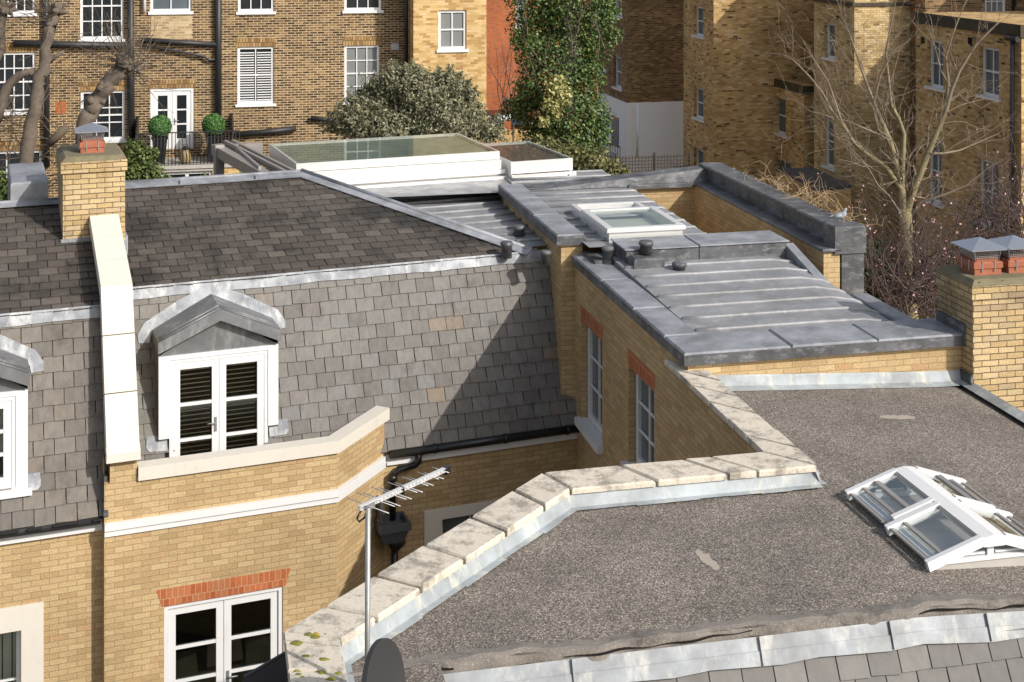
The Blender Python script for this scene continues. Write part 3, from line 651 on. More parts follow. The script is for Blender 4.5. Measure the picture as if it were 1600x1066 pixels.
# ------------------------------------------------------------------ left neighbour
LB = -.79
left = thing('mews_house', 'left hand brick house at picture edge with brown slate mansard and cream window surround', 'house', M.p(-9, 1, -GZ))
wn = wfM(-12.5, -.69, -7.01, -.69); lh = (wn.L - 2.1, wn.L - 1.0, -10.4, -9.0)
mb = MB(); mb.wall(wn, 0, wn.L, -GZ, -7.66, [lh], .12); LW = mb.build('wall', B_YEL, left)
surround(wn, lh, .27, -8.69, -10.6, LW)
lw = window(left, wn, lh, 2, 2, .11, GLASS, meeting=False); mb = MB()
for u in np.arange(lh[0] + .05, lh[1] - .08, .12): mb.wbox(wn, u, u + .1, -10.4, -9.05, -.3, -.28)
mb.build('curtain', CURT, lw)
mb = MB(); OL = M.p(0, -.05 + LB, ZE); base_with_opening(mb, OL, -12.5, -6.95, -9.42, -8.07); lm = mb.build('mansard_roof', DARK, left)
mb = MB(); slates(mb, OL, M.A, US, NM, SL - .1, .262, .205, lambda s: -12.5, lambda s: -6.95, skip=lambda a, s_: -9.38 < a < -8.1 and -7.15 < ZE + US[2] * s_ < -6.0); mb.build('slates', SLATE_L, lm)
OL2 = M.p(0, .9 + LB, ZB); ULR = unit(M.B * 3.0 + UP * .9); NLR = np.cross(M.A, ULR); SLR = .9 / ULR[2]
mb = MB(); mb.poly([OL2 + M.A * -12.5, OL2 + M.A * -6.95, OL2 + M.A * -6.95 + ULR * SLR, OL2 + M.A * -12.5 + ULR * SLR]); e = OL2 + ULR * SLR
mb.poly([e + M.A * -12.5, e + M.A * -6.95, e + M.A * -6.95 + M.B * 2 - UP * .6, e + M.A * -12.5 + M.B * 2 - UP * .6]); lr = mb.build('roof', DARK, left)
mb = MB(); slates(mb, OL2 + ULR * -.04, M.A, ULR, NLR, SLR - .08, .262, .197, lambda s: -12.5, lambda s: -6.95); mb.build('slates', SLATE_D, lr)
mb = MB(); flash(mb, OL2 + M.A * -12.5 + US * .03, OL2 + M.A * -6.95 + US * .03, -US, .17, NM, off=.026); mb.build('break_flashing', LEAD_W, lr)
mb = MB(); flash(mb, e + M.A * -12.5, e + M.A * -7.3, -ULR, .16, NLR, off=.035); mb.path([e + M.A * -12.5 + UP * .03, e + M.A * -7.2 + UP * .03], .04, 8); mb.build('ridge_lead', LEAD, lr)
mb = MB(); mb.box(M, -12.5, -7.02, -.76, -.67, -7.86, -7.74); mb.build('fascia', WHITE, left)
mb = MB(); mb.path([M.p(-12.5, -.84, -7.69), M.p(-7.05, -.84, -7.69)], .055, 8)
for k in range(14): mb.box(M, -12 + k * .36 + random.random() * .2, -11.8 + k * .36 + random.random() * .2, -.93, -.8, -7.665, -7.65)
mb.build('gutter', IRON, left)
dormer(left, -9.56, -7.93, .08 + LB + .03, -.05 + LB, True, 3)
mb = MB()
for k in range(5): mb.box(M, -7.02, -6.96, -.96 + k * .02, -.72 + k * .05, -7.62 + k * .1, -7.53 + k * .1)
mb.build('soaker', LEAD_D, left)

# ------------------------------------------------------------------ lead roofed house behind the light well
ldh = thing('lead_roofed_house', 'yellow brick house with flat grey lead roofs, lead capped parapets and open sunken court', 'house', Q.p(1.5, 4, -GZ))
def wfQ(a0, b0, a1, b1): p, q = Q.p(a0, b0, 0), Q.p(a1, b1, 0); return WF(p[:2], q[:2])
ww = wfQ(0, 5.05, 0, -2.55); wff = wfQ(0, 0, 3.56, 0)
u = lambda b: 5.05 - b
h1 = (u(4.7), u(3.58), -7.47, -5.97); h2 = (u(2.33), u(1.25), -7.25, -5.93)
mb = MB(); mb.wall(ww, 0, 5.05, -GZ, -5.18, [h1, h2], .2); mb.wall(ww, 5.05, ww.L, -GZ, -5.36)
mb.wall(wff, 0, wff.L, -6.2, -5.18)
mb.wall(wfQ(-.22, 5.05, 0.02, 5.05), 0, .24, -GZ, -4.9); mb.wall(wfQ(-.22, 9.2, -.22, 5.05), 0, 4.15, -GZ, -4.9)
mb.wall(wfQ(.02, 5.05, .12, 5.05), 0, .1, -5.3, -4.9); mb.wall(wfQ(.12, 5.05, .12, 9.2), 0, 4.15, -5.3, -4.9)
LDW = mb.build('wall', B_YEL, ldh)
for h in (h1, h2):
    mb = MB(); a, b, z = h[0], h[1], h[3]; mb.prism([ww.p(a - .0, z, .005), ww.p(b + .0, z, .005), ww.p(b + .05, z + .22, .005), ww.p(a - .05, z + .22, .005)], ww.n * -.05); mb.build('lintel', B_LINT, LDW)
    w_ = window(ldh, ww, (h[0] + .02, h[1] - .02, h[2] + .03, h[3]), 2, 3, .1, PANE_B, meeting=False, fw=.085, bw=.03, sill=False)
    mb = MB(); mb.wbox(ww, h[0] - .06, h[1] + .06, h[2] - .09, h[2] + .02, -.12, .09); mb.build('sill', WHITE, w_)
# copings
def coping(name, parent, pieces, mat, bev=.02):
    mb = MB()
    for p in pieces: mb.box(Q, *p, bev)
    return mb.build(name, mat, parent)
coping('lead_coping', ldh, [(-.07, .38, b0 + .006, b1 - .006, -5.2, -5.05 + .004 * (i % 2)) for i, (b0, b1) in enumerate(((.66, 1.9), (1.9, 3.4), (3.4, 4.98)))], LEAD)
coping('lead_coping', ldh, [(-.07, 1.28, -.07, .655, -5.2, -5.05), (1.292, 2.4, -.07, .655, -5.2, -5.046), (2.412, 3.6, -.07, .655, -5.2, -5.05)], LEAD)
coping('lead_coping', ldh, [(-.3, .14, 5.0, 6.5, -4.92, -4.75), (-.3, .14, 6.512, 7.9, -4.92, -4.747), (-.3, .14, 7.912, 9.25, -4.92, -4.75)], LEAD)
mb = MB(); mb.box(Q, -.073, 3.55, -.076, -.0705, -5.197, -5.072); mb.box(Q, -.076, -.0705, -.07, 4.97, -5.197, -5.072); mb.build('coping_fascia', LEAD_D, ldh)
mb = MB(); mb.box(Q, -.298, .138, 4.994, 4.9995, -4.917, -4.772); mb.box(Q, -.306, -.3005, 5.0, 9.2, -4.917, -4.772); mb.build('coping_fascia', LEAD_D, ldh)
# near roof with rolls
ZN = -5.075
mb = MB(); zf = lambda a, b=2: ZN - max(0, a - 2.6) ** 2 * .35 + (b - .6) * .024
mb.poly([Q.p(.379, .6, zf(1, .6) - .06), Q.p(.379, 4.4, zf(1, 4.4) - .1), Q.p(.379, 4.4, zf(1, 4.4)), Q.p(.379, .6, zf(1, .6))][::-1])
aa = [.379, 1, 2, 2.6, 2.8, 3.0, 3.15]; grid(mb, lambda a, b: Q.p(a, b, zf(a, b)), aa, [.3, 1.5, 3, 4.4])
deck = mb.build('lead_roof', LEAD_R, ldh)
mb = MB()
for b in np.arange(.83, 4.0, .49):
    xs = np.linspace(.4, 3.0, 9); mb.path([Q.p(a, b + random.uniform(-.006, .006), zf(a, b) + .006 + random.uniform(-.003, .003)) for a in xs] + [Q.p(3.1, b, zf(3.1, b) - .004), Q.p(3.18, b, zf(3.18, b) - .05)], [.027] * 9 + [.03, .026], 8)
mb.build('roof_roll', LEAD_R, deck)
mb = MB(); mb.box(Q, 3.16, 3.42, .6, 2.2, -5.6, -5.12, .02)
mb.prism([Q.p(3.02, 2.5, -5.2), Q.p(3.02, 4.1, -5.2), Q.p(3.02, 4.1, -4.84), Q.p(3.02, 2.7, -5.16)], Q.A * .14); mb.build('verge', LEAD, ldh)
# beam across the roof
mb = MB(); mb.box(Q, .5, 1.62, 4.02, 4.72, -5.3, -4.805, .02); mb.box(Q, 1.635, 3.02, 4.02, 4.72, -5.3, -4.8, .02); mb.box(Q, .1, .5, 4.3, 4.95, -5.3, -5.0); BM = mb.build('lead_beam', LEAD_D, ldh)
mb = MB(); mb.box(Q, .47, 1.62, 4.0, 4.74, -4.803, -4.785, .008); mb.box(Q, 1.64, 3.06, 4.0, 4.74, -4.798, -4.78, .008); mb.build('beam_capping', LEAD, BM)
def vent(parent, a, b, z0, z1, r_):
    mb = MB(); mb.lathe(Q.p(a, b, 0), [(r_ * .9, z0), (r_ * .9, z1 - .06), (r_ * 1.08, z1 - .055), (r_ * 1.08, z1 - .015), (r_ * .95, z1), (.01, z1 + .006)], 18)
    return mb.build('vent_pipe', LEAD_D, parent)
mb = MB(); mb.box(Q, .52, .98, 3.7, 4.0, -5.1, -4.86, .03); mb.build('vent_box', LEAD_D, ldh)
vent(ldh, .3, 4.3, -5.05, -4.8, .085); vent(ldh, .78, 3.95, -4.84, -4.66, .1); vent(ldh, 1.15, 3.55, -5.08, -4.9, .1)
vent(ldh, -.95, 5.6, -5.2, -4.95, .09); vent(ldh, -.52, 6.6, -5.2, -4.93, .1); vent(ldh, -.45, 5.1, -5.2, -5.0, .08)
# back roof
ZK = -4.87
mb = MB(); grid(mb, lambda a, b: Q.p(a, b, ZK), [.1, 1.2, 2.15], [4.6, 7, 9.1, 10.8]); grid(mb, lambda a, b: Q.p(a, b, ZK - .02), [-3, -.25, .12], [9.2, 10.8])
mb.poly([Q.p(2.15, 4.7, ZK), Q.p(2.15, 4.7, ZK - .16), Q.p(2.15, 9.1, ZK - .16), Q.p(2.15, 9.1, ZK)][::-1]); bk = mb.build('lead_roof', LEAD_R, ldh)
mb = MB()
for b in np.arange(5.0, 10.8, .52): mb.path([Q.p(.15, b, ZK + .015), Q.p(1.2, b, ZK + .018), Q.p(2.1, b, ZK + .018), Q.p(2.18, b, ZK - .06)], .028, 8)
mb.build('roof_roll', LEAD_R, bk)
# court with its parapet walls
mb = MB()
mb.wall(wfQ(2.15, 9.1, 3.4, 9.1), 0, 1.25, -9, -4.84); mb.wall(wfQ(3.4, 9.1, 3.4, 3.55), 0, 5.55, -9, -4.84); mb.wall(wfQ(3.4, 3.55, 3.66, 3.55), 0, .26, -9, -4.84)
mb.wall(wfQ(4.02, 3.55, 4.02, 9.4), 0, 5.85, -GZ, -4.6); mb.wall(wfQ(2.12, 4.7, 2.12, 9.1), 0, 4.4, -9, -5.02)
mb.wall(wfQ(4.02, 9.42, -.2, 9.42), 0, 4.22, -GZ, -4.9); mb.wall(wfQ(3.6, 0, 3.6, 3.6), 0, 3.6, -GZ, -5.5); mb.build('court_wall', B_YEL, ldh)
mb = MB(); mb.hexa([Q.p(a, b, -4.86) for a, b in ((.2, 9.05), (4.0, 9.05), (4.0, 9.42), (.2, 9.42))] + [Q.p(.2, 9.3, -4.84), Q.p(4.0, 9.12, -4.56), Q.p(4.0, 9.42, -4.56), Q.p(.2, 9.42, -4.82)]); mb.box(Q, 2.1, 3.4, 8.98, 9.12, -4.9, -4.82, .02)
mb.box(Q, 3.36, 3.66, 3.5, 9.1, -4.86, -4.82, .015); mb.box(Q, 3.66, 4.0, 3.9, 9.12, -5.3, -4.58); mb.build('parapet_upstand', LEAD_D, ldh)
mb = MB(); mb.box(Q, 3.62, 4.06, 3.92, 9.45, -4.58, -4.54, .02); mb.box(Q, 3.56, 4.06, 3.5, 3.9, -4.9, -4.5, .02); mb.box(Q, 3.68, 4.04, 3.53, 3.9, -6.5, -4.9); mb.build('parapet_capping', LEAD_D, ldh)
mb = MB(); mb.poly([Q.p(2.1, 3.5, -7.2), Q.p(3.45, 3.5, -7.2), Q.p(3.45, 9.15, -7.2), Q.p(2.1, 9.15, -7.2)]); mb.build('court_floor', CONC, ldh)
# sliding skylight on the back roof
mb = MB(); sk = lambda *b_: mb.box(Q, *b_, .01)
sk(.48, 1.66, 4.84, 4.95, ZK - .03, -4.72); sk(.48, .57, 4.95, 7.1, ZK, -4.72); sk(1.57, 1.66, 4.95, 7.1, ZK, -4.72); sk(.57, 1.57, 7.0, 7.1, ZK, -4.72)
SK = mb.build('skylight', ALU, ldh)
mb = MB(); sk(.44, 1.7, 4.8, 4.92, -4.715, -4.65); sk(.44, .56, 4.92, 6.3, -4.715, -4.65); sk(1.58, 1.7, 4.92, 6.3, -4.715, -4.65); sk(.56, 1.58, 6.2, 6.3, -4.715, -4.65); mb.build('sash', ALU, SK)
mb = MB(); mb.poly([Q.p(.55, 4.91, -4.67), Q.p(1.59, 4.91, -4.67), Q.p(1.59, 6.21, -4.67), Q.p(.55, 6.21, -4.67)]); mb.build('pane', GLASS_S, SK)
mb = MB(); mb.poly([Q.p(.55, 4.95, -5.5), Q.p(1.59, 4.95, -5.5), Q.p(1.59, 7.0, -5.5), Q.p(.55, 7.0, -5.5)]); mb.poly([Q.p(.58, 4.96, ZK + .05), Q.p(1.56, 4.96, ZK + .05), Q.p(1.56, 6.2, ZK + .05), Q.p(.58, 6.2, ZK + .05)]); mb.build('blind', plain('pale_reflection_sheet', (.5, .5, .46), .8, var=.4, scale=1.5), SK)  # blind: added pale sheet, its colour stands in for the white glass reflection
# right hand chimney
CR = chimney(ldh, Q, 3.56, 5.4, -.27, .55, -9, -4.42, [(3.9, .14), (4.37, .14)], 1.08)
mb = MB(); mb.box(Q, 3.535, 3.56, -.1, .56, -5.2, -4.92); mb.box(Q, 3.53, 3.56, -.27, .0, -5.8, -5.5); mb.build('chimney_flashing', LEAD_D, CR)
mb = MB()
for k in range(5): mb.box(Q, 3.58 + k * .075, 3.655 + k * .075, -.29, -.27, -5.9 - k * .04, -5.62 - k * .075)
mb.build('stepped_flashing', LEAD_W, CR)

# ------------------------------------------------------------------ near building: gravelled flat roof, stone parapet, slate slope
near = thing('gravel_roofed_building', 'near building with brown gravelled flat roof and lichen spotted stone parapet', 'building', Q.p(0, -3, -GZ))
zr = lambda a: -5.48 - .055 * max(a, 0) - (max(0, a - 3.3) ** 2) * .5
mb = MB(); bl_ = lambda a: (0 if a >= .2 else (-2.97 if a >= -2.24 else -2.97 - (-2.24 - a) * 2.3 / 2.38))      # inner foot of the parapet
ax = [-4.62, -4, -3.4, -2.8, -2.24, -1.5, -.7, .199, .2, 1, 2, 3, 3.3, 3.56]
for i in range(len(ax) - 1):
    for t in range(6):
        lo = -5.42
        q = lambda a, t: Q.p(a, lo + (bl_(a) - lo) * t / 6, zr(a))
        mb.poly([q(ax[i], t), q(ax[i + 1], t), q(ax[i + 1], t + 1), q(ax[i], t + 1)])
mb.poly([Q.p(a, b, -5.47) for a, b in ((-4.62, -6.2), (-3.9, -6.2), (-3.9, -5.42), (-4.62, -5.42))])
for a0, a1 in ((3.56, 4.0), (4.0, 5)): mb.poly([Q.p(a, b, zr(3.56) - (a - 3.56) * .9) for a, b in ((a0, -5.42), (a1, -5.42), (a1, -.27), (a0, -.27))])
nroof = mb.build('gravel_roof', GRAVEL, near)
WORN = plain('worn_gravel', (.34, .295, .255), .9, var=.55, scale=70)
for (xa, ya), (xb, yb), wd_ in (((1088, 860), (1122, 890), 8), ((1375, 653), (1430, 651), 4)):
    mb = MB(); z_ = zr(0 if xa < 1200 else 2.1) + .003; ring = []
    for side in (1, -1):
        ts = np.linspace(0, 1, 14) if side > 0 else np.linspace(1, 0, 14)
        for t in ts:
            dx_, dy_ = xb - xa, yb - ya; l_ = math.hypot(dx_, dy_); k_ = side * wd_ * (math.sin(math.pi * (t * .9 + .05)) ** .4) * random.uniform(.55, 1.1)
            ring.append(at_z(xa + dx_ * t - dy_ / l_ * k_, ya + dy_ * t + dx_ / l_ * k_, z_))
    ab = [Q.ab(p) for p in ring]; mb.poly([Q.p(a, b, zr(a) + .004) for a, b, _ in ab][::-1]); mb.build('bald_patch', WORN, nroof)
OUT = [(-.13, .5), (-.13, -2.56), (-2.4, -2.57), (-5.02, -5.08), (-5.02, -6.2)]; INN = [(.25, 0), (.25, -3.0), (-2.24, -3.0), (-4.62, -5.3), (-4.62, -6.2)]
P2 = lambda c, z: Q.p(c[0], c[1], z)
mb = MB()
for i in range(1, 4):
    o0, o1 = OUT[i], OUT[i + 1]; f = lambda c, o: c
    p, q = P2(o0, 0), P2(o1, 0); n = unit(np.cross(q - p, UP)) * -.04
    p, q = p - n * -1, q - n * -1
    mb.poly([p + UP * -GZ, q + UP * -GZ, q + UP * -5.35, p + UP * -5.35])
nwall = mb.build('parapet_wall', B_YEL, near)
mb = MB(); segs = [(0, [0, .14, .32, .5, .68, .85]), (1, [.0, .25, .37, .66, 1]), (2, [0, .14, .33, .52, .7, .87]), (3, [0, .12, .5, 1])]
for i, ts in segs:
    ts = ts + ([1] if ts[-1] < 1 else [])
    for k in range(len(ts) - 1):
        g_ = .006
        l = lambda A, t: (A[i][0] * (1 - t) + A[i + 1][0] * t, A[i][1] * (1 - t) + A[i + 1][1] * t)
        if i == 0 and k == 0: pass
        t0, t1 = ts[k] + g_, ts[k + 1] - g_; dz = random.uniform(-.006, .006); e_ = .014
        o0, o1, i1, i0 = l(OUT, t0), l(OUT, t1), l(INN, t1), l(INN, t0)
        def sh(c, d, k_): return (c[0] + (d[0] - c[0]) * k_, c[1] + (d[1] - c[1]) * k_)
        base = [P2(c, -5.34) for c in (o0, o1, i1, i0)]; mid = [P2(c, -5.3 + dz) for c in (o0, o1, i1, i0)]
        cen = (sum(c[0] for c in (o0, o1, i1, i0)) / 4, sum(c[1] for c in (o0, o1, i1, i0)) / 4)
        top = [P2(sh(c, cen, .04), -5.28 + dz + random.uniform(-.004, .004)) for c in (o0, o1, i1, i0)]
        V8 = base + mid + top
        mb.mesh(V8, [(3, 2, 1, 0)] + [(4 * r_ + j, 4 * r_ + (j + 1) % 4, 4 * r_ + 4 + (j + 1) % 4, 4 * r_ + 4 + j) for r_ in (0, 1) for j in range(4)] + [(8, 9, 10, 11)])
scop = mb.build('parapet_coping', STONE, near)
mb = MB()
for i in range(4):
    sh2 = lambda c, d, k_: (c[0] + (d[0] - c[0]) * k_, c[1] + (d[1] - c[1]) * k_)
    c4 = [sh2(OUT[i], INN[i], .06), sh2(OUT[i + 1], INN[i + 1], .06), sh2(INN[i + 1], OUT[i + 1], .06), sh2(INN[i], OUT[i], .06)]
    mb.hexa([P2(c, -5.36) for c in c4] + [P2(c, -5.31) for c in c4])
mb.build('joint_mortar', plain('mossy_joint', (.07, .06, .035), .95, var=.5, scale=9), near)
mb = MB()
for i in range(4):
    p, q = P2(INN[i], 0), P2(INN[i + 1], 0); n = unit(np.cross(UP, q - p)); L = float(np.linalg.norm(q - p)); k = max(2, int(L / .3))
    if np.dot(n, Q.p(1, -4, 0) - p) < 0: n = -n
    for j in range(k):
        x0, x1 = (j / k if j else -.02 / L), ((j + 1) / k if j < k - 1 else 1 + .02 / L); c0, c1 = p + (q - p) * x0, p + (q - p) * x1; w0 = .05 + .008 * math.sin(j * 1.7)
        mb.poly([c0 - n * .03 + UP * -5.34, c1 - n * .03 + UP * -5.34, c1 + n * .02 + UP * -5.455, c0 + n * .02 + UP * -5.455])
        mb.poly([c0 + n * .02 + UP * -5.455, c1 + n * .02 + UP * -5.455, c1 + n * w0 * 1.6 + UP * -5.464, c0 + n * w0 * 1.6 + UP * -5.464])
mb.build('parapet_flashing', LEAD_Y, near)
mb = MB(); fa = np.linspace(.25, 3.56, 14)
for k in range(13):
    f_ = lambda a, i: Q.p(a, (-.012, -.02, -.05, -.16)[i] , zr(min(a, 3.2)) + (.15, .13 + .006 * math.sin(a * 9), .03, .006)[i])
    for i in range(3): mb.poly([f_(fa[k], i + 1), f_(fa[k + 1], i + 1), f_(fa[k + 1], i), f_(fa[k], i)])
mb.mesh([Q.p(3.56, b, z) + Q.A * a for b in (-5.4, .0) for a, z in ((-.1, -5.64), (.03, -5.6), (.06, -5.66), (.1, -5.9))], [(0, 1, 5, 4), (1, 2, 6, 5), (2, 3, 7, 6)])
mb.build('roof_edge_flashing', LEAD_Y, near)
# moss cushions on the lower coping stones
mb = MB()
for k in range(46):
    a, b = random.uniform(-4.98, -4.66), random.uniform(-6.2, -5.15); r_ = random.choice((.012, .02, .03, .05)) * random.uniform(.6, 1.2)
    p = Q.p(a, b, -5.285); n_ = 9; ring = [p + V(math.cos(t) * r_ * random.uniform(.7, 1.5), math.sin(t) * r_ * random.uniform(.6, 1), .0) for t in np.linspace(0, 2 * math.pi, n_, endpoint=False)]
    mb.mesh(ring + [p + (x - p) * .6 + UP * r_ * .3 for x in ring] + [p + UP * r_ * .4], [(i, (i + 1) % n_, n_ + (i + 1) % n_, n_ + i) for i in range(n_)] + [(n_ + i, n_ + (i + 1) % n_, 2 * n_) for i in range(n_)], True)
o = mb.build('moss', MOSS, scop); o['kind'] = 'stuff'
# lead drip and slates of the near slope
NB = -5.43; sn = unit(UP * math.sin(R(66)) + Q.B * math.cos(R(66))); nn = np.cross(Q.A, sn)
zl = lambda a: -5.505 - .055 * max(a, 0)
mb = MB(); aa = np.linspace(-4.6, 5, 240)
bl = [NB + .025 * math.sin(x * 3.1) + .015 * math.sin(x * 7.3) + .012 * math.sin(x * 17) for x in aa]; prev = None
for k in range(len(aa) - 1):
    rows = []
    for x, b_ in ((aa[k], bl[k]), (aa[k + 1], bl[k + 1])):
        h = .004 + .006 * math.sin(x * 5.1) + .003 * math.sin(x * 19); rows.append([Q.p(x, b_ + .19 + .03 * math.sin(x * 4.3), zr(x) - .008 + .005 * math.sin(x * 13)), Q.p(x, b_ + .1, zr(x) + .004 + h * .5), Q.p(x, b_ + .03, zr(x) + .01 + h), Q.p(x, b_ - .01, zr(x) + .002), Q.p(x, b_ - .02, zr(x) - .08)])
    for j in range(4): mb.poly([rows[0][j], rows[0][j + 1], rows[1][j + 1], rows[1][j]], True)
def feltmat():
    m, t, b = newmat('worn_felt'); c = mix(t, noise(t, 3, 5), (.13, .115, .1), (.25, .225, .2))
    c = mix(t, ramp(t, noise(t, 2.2, 7, .75), [(.5, 0), (.64, .85)]), c, (.07, .062, .055)); c = mix(t, ramp(t, noise(t, 60, 3, .8), [(.55, 0), (.68, .7)]), c, (.4, .35, .3))
    t.links.new(c, b.inputs['Base Color']); b.inputs['Roughness'].default_value = .9; bump(t, b, noise(t, 12, 5, .7), .6, .02); return m
mb.build('felt_kerb', feltmat(), near)
mb = MB()
for k in range(len(aa) - 1):
    if math.sin(aa[k] * 2.3) + .5 * math.sin(aa[k] * 6.1) < -.15: continue
    w_ = .012 + .008 * math.sin(aa[k] * 9)
    mb.poly([Q.p(aa[k], bl[k] - .03, zr(aa[k]) - .035), Q.p(aa[k + 1], bl[k + 1] - .03, zr(aa[k + 1]) - .035), Q.p(aa[k + 1], bl[k + 1] - .026, zr(aa[k + 1]) - .035 + w_), Q.p(aa[k], bl[k] - .026, zr(aa[k]) - .035 + w_)])
o = mb.build('split_edge', DARK, near); o['kind'] = 'stuff'
ns = thing
mb = MB(); OS = lambda a: Q.p(a, NB - .035, zl(a) - .03)
k0 = np.linspace(-4.2, 5, 32)
for k in range(31):
    for j, (s0, s1) in enumerate(((0, .1), (.1, .2))): mb.poly([OS(k0[k]) - sn * (s1 + (.012 * math.sin(k * 2.1) if j else 0)) + nn * (.012 + .01 * j), OS(k0[k + 1]) - sn * (s1 + (.012 * math.sin((k + 1) * 2.1) if j else 0)) + nn * (.012 + .01 * j), OS(k0[k + 1]) - sn * s0 + nn * (.012 + .01 * (j > 0 and s0 > 0)), OS(k0[k]) - sn * s0 + nn * (.012 + .01 * (j > 0 and s0 > 0))], True)
for x in (-2.9, -1.4, -.3, .55, 1.9, 3.1): mb.bar(OS(x) + nn * .03, OS(x) - sn * .2 + nn * .03, Q.A, .014, .02)
mb.build('lead_drip', lead('drip_lead', (.29, .315, .345), (.18, .19, .2), (.52, .51, .47), .5, .12, .15, .75, 3), near)
mb = MB(); At = unit(Q.A + UP * -.03); O = Q.p(0, NB, -5.52) - sn * 2.0
slates(mb, O, Q.A, sn, nn, 1.86, .262, .2, lambda s: -4.4, lambda s: 5, thick=.015); 
mb.poly([O + Q.A * -4.4, O + Q.A * 5, O + Q.A * 5 + sn * 1.95, O + Q.A * -4.4 + sn * 1.95]); mb.build('slates', SLATE_N, near)
# roof lantern
LA0, LA1, LC, LB0, LB1 = .44, 1.56, 1.0, -4.85, -3.35; zb, ze, zg = -5.53, -5.40, -5.235
mb = MB(); mb.box(Q, LA0 + .05, LA1 - .05, LB0 + .04, LB1 - .04, zb - .03, -5.46)
LN = mb.build('roof_lantern', CONC, near)
def cbox(mb, a0, a1, b0, b1, z0, z1): mb.box(Q, a0, a1, b0, b1, z0, z1)
mb = MB()
for q in ((LA0 + .02, LA1 - .02, LB0 + .02, LB0 + .1), (LA0 + .02, LA1 - .02, LB1 - .1, LB1 - .02), (LA0 + .02, LA0 + .1, LB0 + .1, LB1 - .1), (LA1 - .1, LA1 - .02, LB0 + .1, LB1 - .1)): cbox(mb, *q, -5.46, -5.425)
for b in (LB0 + .03, LB1 - .07): cbox(mb, LC - .03, LC + .03, b, b + .04, -5.425, -5.27); cbox(mb, LC - .35, LC - .05, b + .005, b + .03, -5.41, -5.395); cbox(mb, LC + .05, LC + .35, b + .005, b + .03, -5.41, -5.395)
mb.build('frame', WHITE, LN)
mb = MB(); mb.prism([Q.p(LC - .115, LB0 - .03, zg - .012), Q.p(LC - .1, LB0 - .03, zg - .09), Q.p(LC + .1, LB0 - .03, zg - .09), Q.p(LC + .115, LB0 - .03, zg - .012), Q.p(LC, LB0 - .03, zg + .008)], Q.B * (LB1 - LB0 + .06)); mb.build('ridge_cap', WHITE, LN)
for sg in (-1, 1):
    sl0 = lambda t, b, o=0: Q.p(LC + sg * (.1 + .5 * t), b, zg - .03 - .165 * t + o)
    for b in (LB0 + .0, -4.14, -4.04, LB1 - .0):
        mb = MB(); mb.bar(sl0(0, b, -.01), sl0(1.03 if b != -4.04 else .8, b, -.01), Q.B, .055, .085); mb.build('rafter', WHITE, LN)
    for b0, b1 in ((LB0 + .035, -4.17), (-4.01, LB1 - .035)):
        mb = MB(); 
        for t0, t1 in ((.0, .06), (.68, .74), (.94, 1.0)): mb.bar(sl0((t0 + t1) / 2, b0, .004), sl0((t0 + t1) / 2, b1, .004), Q.A, .5 * (t1 - t0), .02)
        if b0 > -4.1: mb.bar(sl0(.45, b0, .008), sl0(.45, b1, .008), Q.A, .05, .03)
        mb.build('glazing_bar', ALU_D, LN)
        mb = MB(); c = [sl0(.02, b0), sl0(.98, b0), sl0(.98, b1), sl0(.02, b1)]; mb.poly(c if sg > 0 else c[::-1]); mb.build('pane', GLASS_T, LN)
mb = MB()
for b in (LB0 + .05, LB1 - .05): mb = MB(); mb.poly([Q.p(LC - .5, b, -5.42), Q.p(LC + .5, b, -5.42), Q.p(LC, b, -5.28)]); mb.build('pane', PANE_B, LN)
mb = MB(); 
for q in ((LA0 + .09, LA0 + .1, LB0 + .1, LB1 - .1), (LA1 - .1, LA1 - .09, LB0 + .1, LB1 - .1), (LA0 + .1, LA1 - .1, LB0 + .1, LB0 + .11), (LA0 + .1, LA1 - .1, LB1 - .11, LB1 - .1)): cbox(mb, *q, -5.95, -5.46)
cbox(mb, LA0 + .1, LA1 - .1, LB0 + .1, LB1 - .1, -6.0, -5.95); mb.build('light_shaft', plain('pale_plaster', (.72, .73, .72), .8), LN)

# ------------------------------------------------------------------ aerial, dish, panel, pigeon
ant = thing('aerial', 'slim grey aerial on tall pole in front of stone parapet', 'aerial', at_y(572, 900, 9.6) * V(1, 1, 0) + UP * -6.4)
mp = at_y(575, 795, 9.6)
mb = MB(); mb.path([V(mp[0] - .01, mp[1], -6.4), V(mp[0], mp[1], mp[2] + .01)], .0185, 12); mb.build('mast', GALV, ant)
b0, b1 = at_z(561, 797, -4.02), at_z(697, 735, -4.02); bd = unit(b1 - b0); el = V(bd[1], -bd[0], 0); bd2 = bd
mb = MB(); mb.bar(b0, b1, el, .03, .008); mb.bar(b0 + UP * .022, b1 + UP * .022, el, .03, .006)
for t in np.linspace(.08, .95, 22): mb.bar(b0 + (b1 - b0) * t, b0 + (b1 - b0) * t + UP * .02, el, .004, .012)
mb.build('boom', ALU, ant)
for k, t in enumerate(np.linspace(.1, .93, 12)):
    c = b0 + (b1 - b0) * t + UP * (.022 if k % 2 else .0); hl = .21 - .135 * t; mb = MB(); mb.path([c - el * hl, c + el * hl], .0032, 5); mb.build('element', ALU, ant)
mb = MB(); mb.bar(b1 - bd * .02, b1 + bd * .025 , el, .045, .055); mb.bar(b0 + (b1 - b0) * .47, b0 + (b1 - b0) * .485, el, .036, .05)
mb.path([b0 + bd * .02 + UP * -.01, b0 - bd * .02 + UP * -.05, b0 + UP * -.08, b0 + bd * .05 + UP * -.07, b0 + bd * .08 + UP * -.03], .007, 6); mb.build('connector', GUTTER, ant)
mb = MB(); mb.bar(b0 + bd * .05, b0 + bd * .13, el, .05, .035); mb.build('clamp', GALV, ant)
dc = at_y(604, 1082, 9.1); dish = thing('satellite_dish', 'black satellite dish seen nearly edge on beside grey aerial pole', 'satellite dish', dc + UP * -.9)
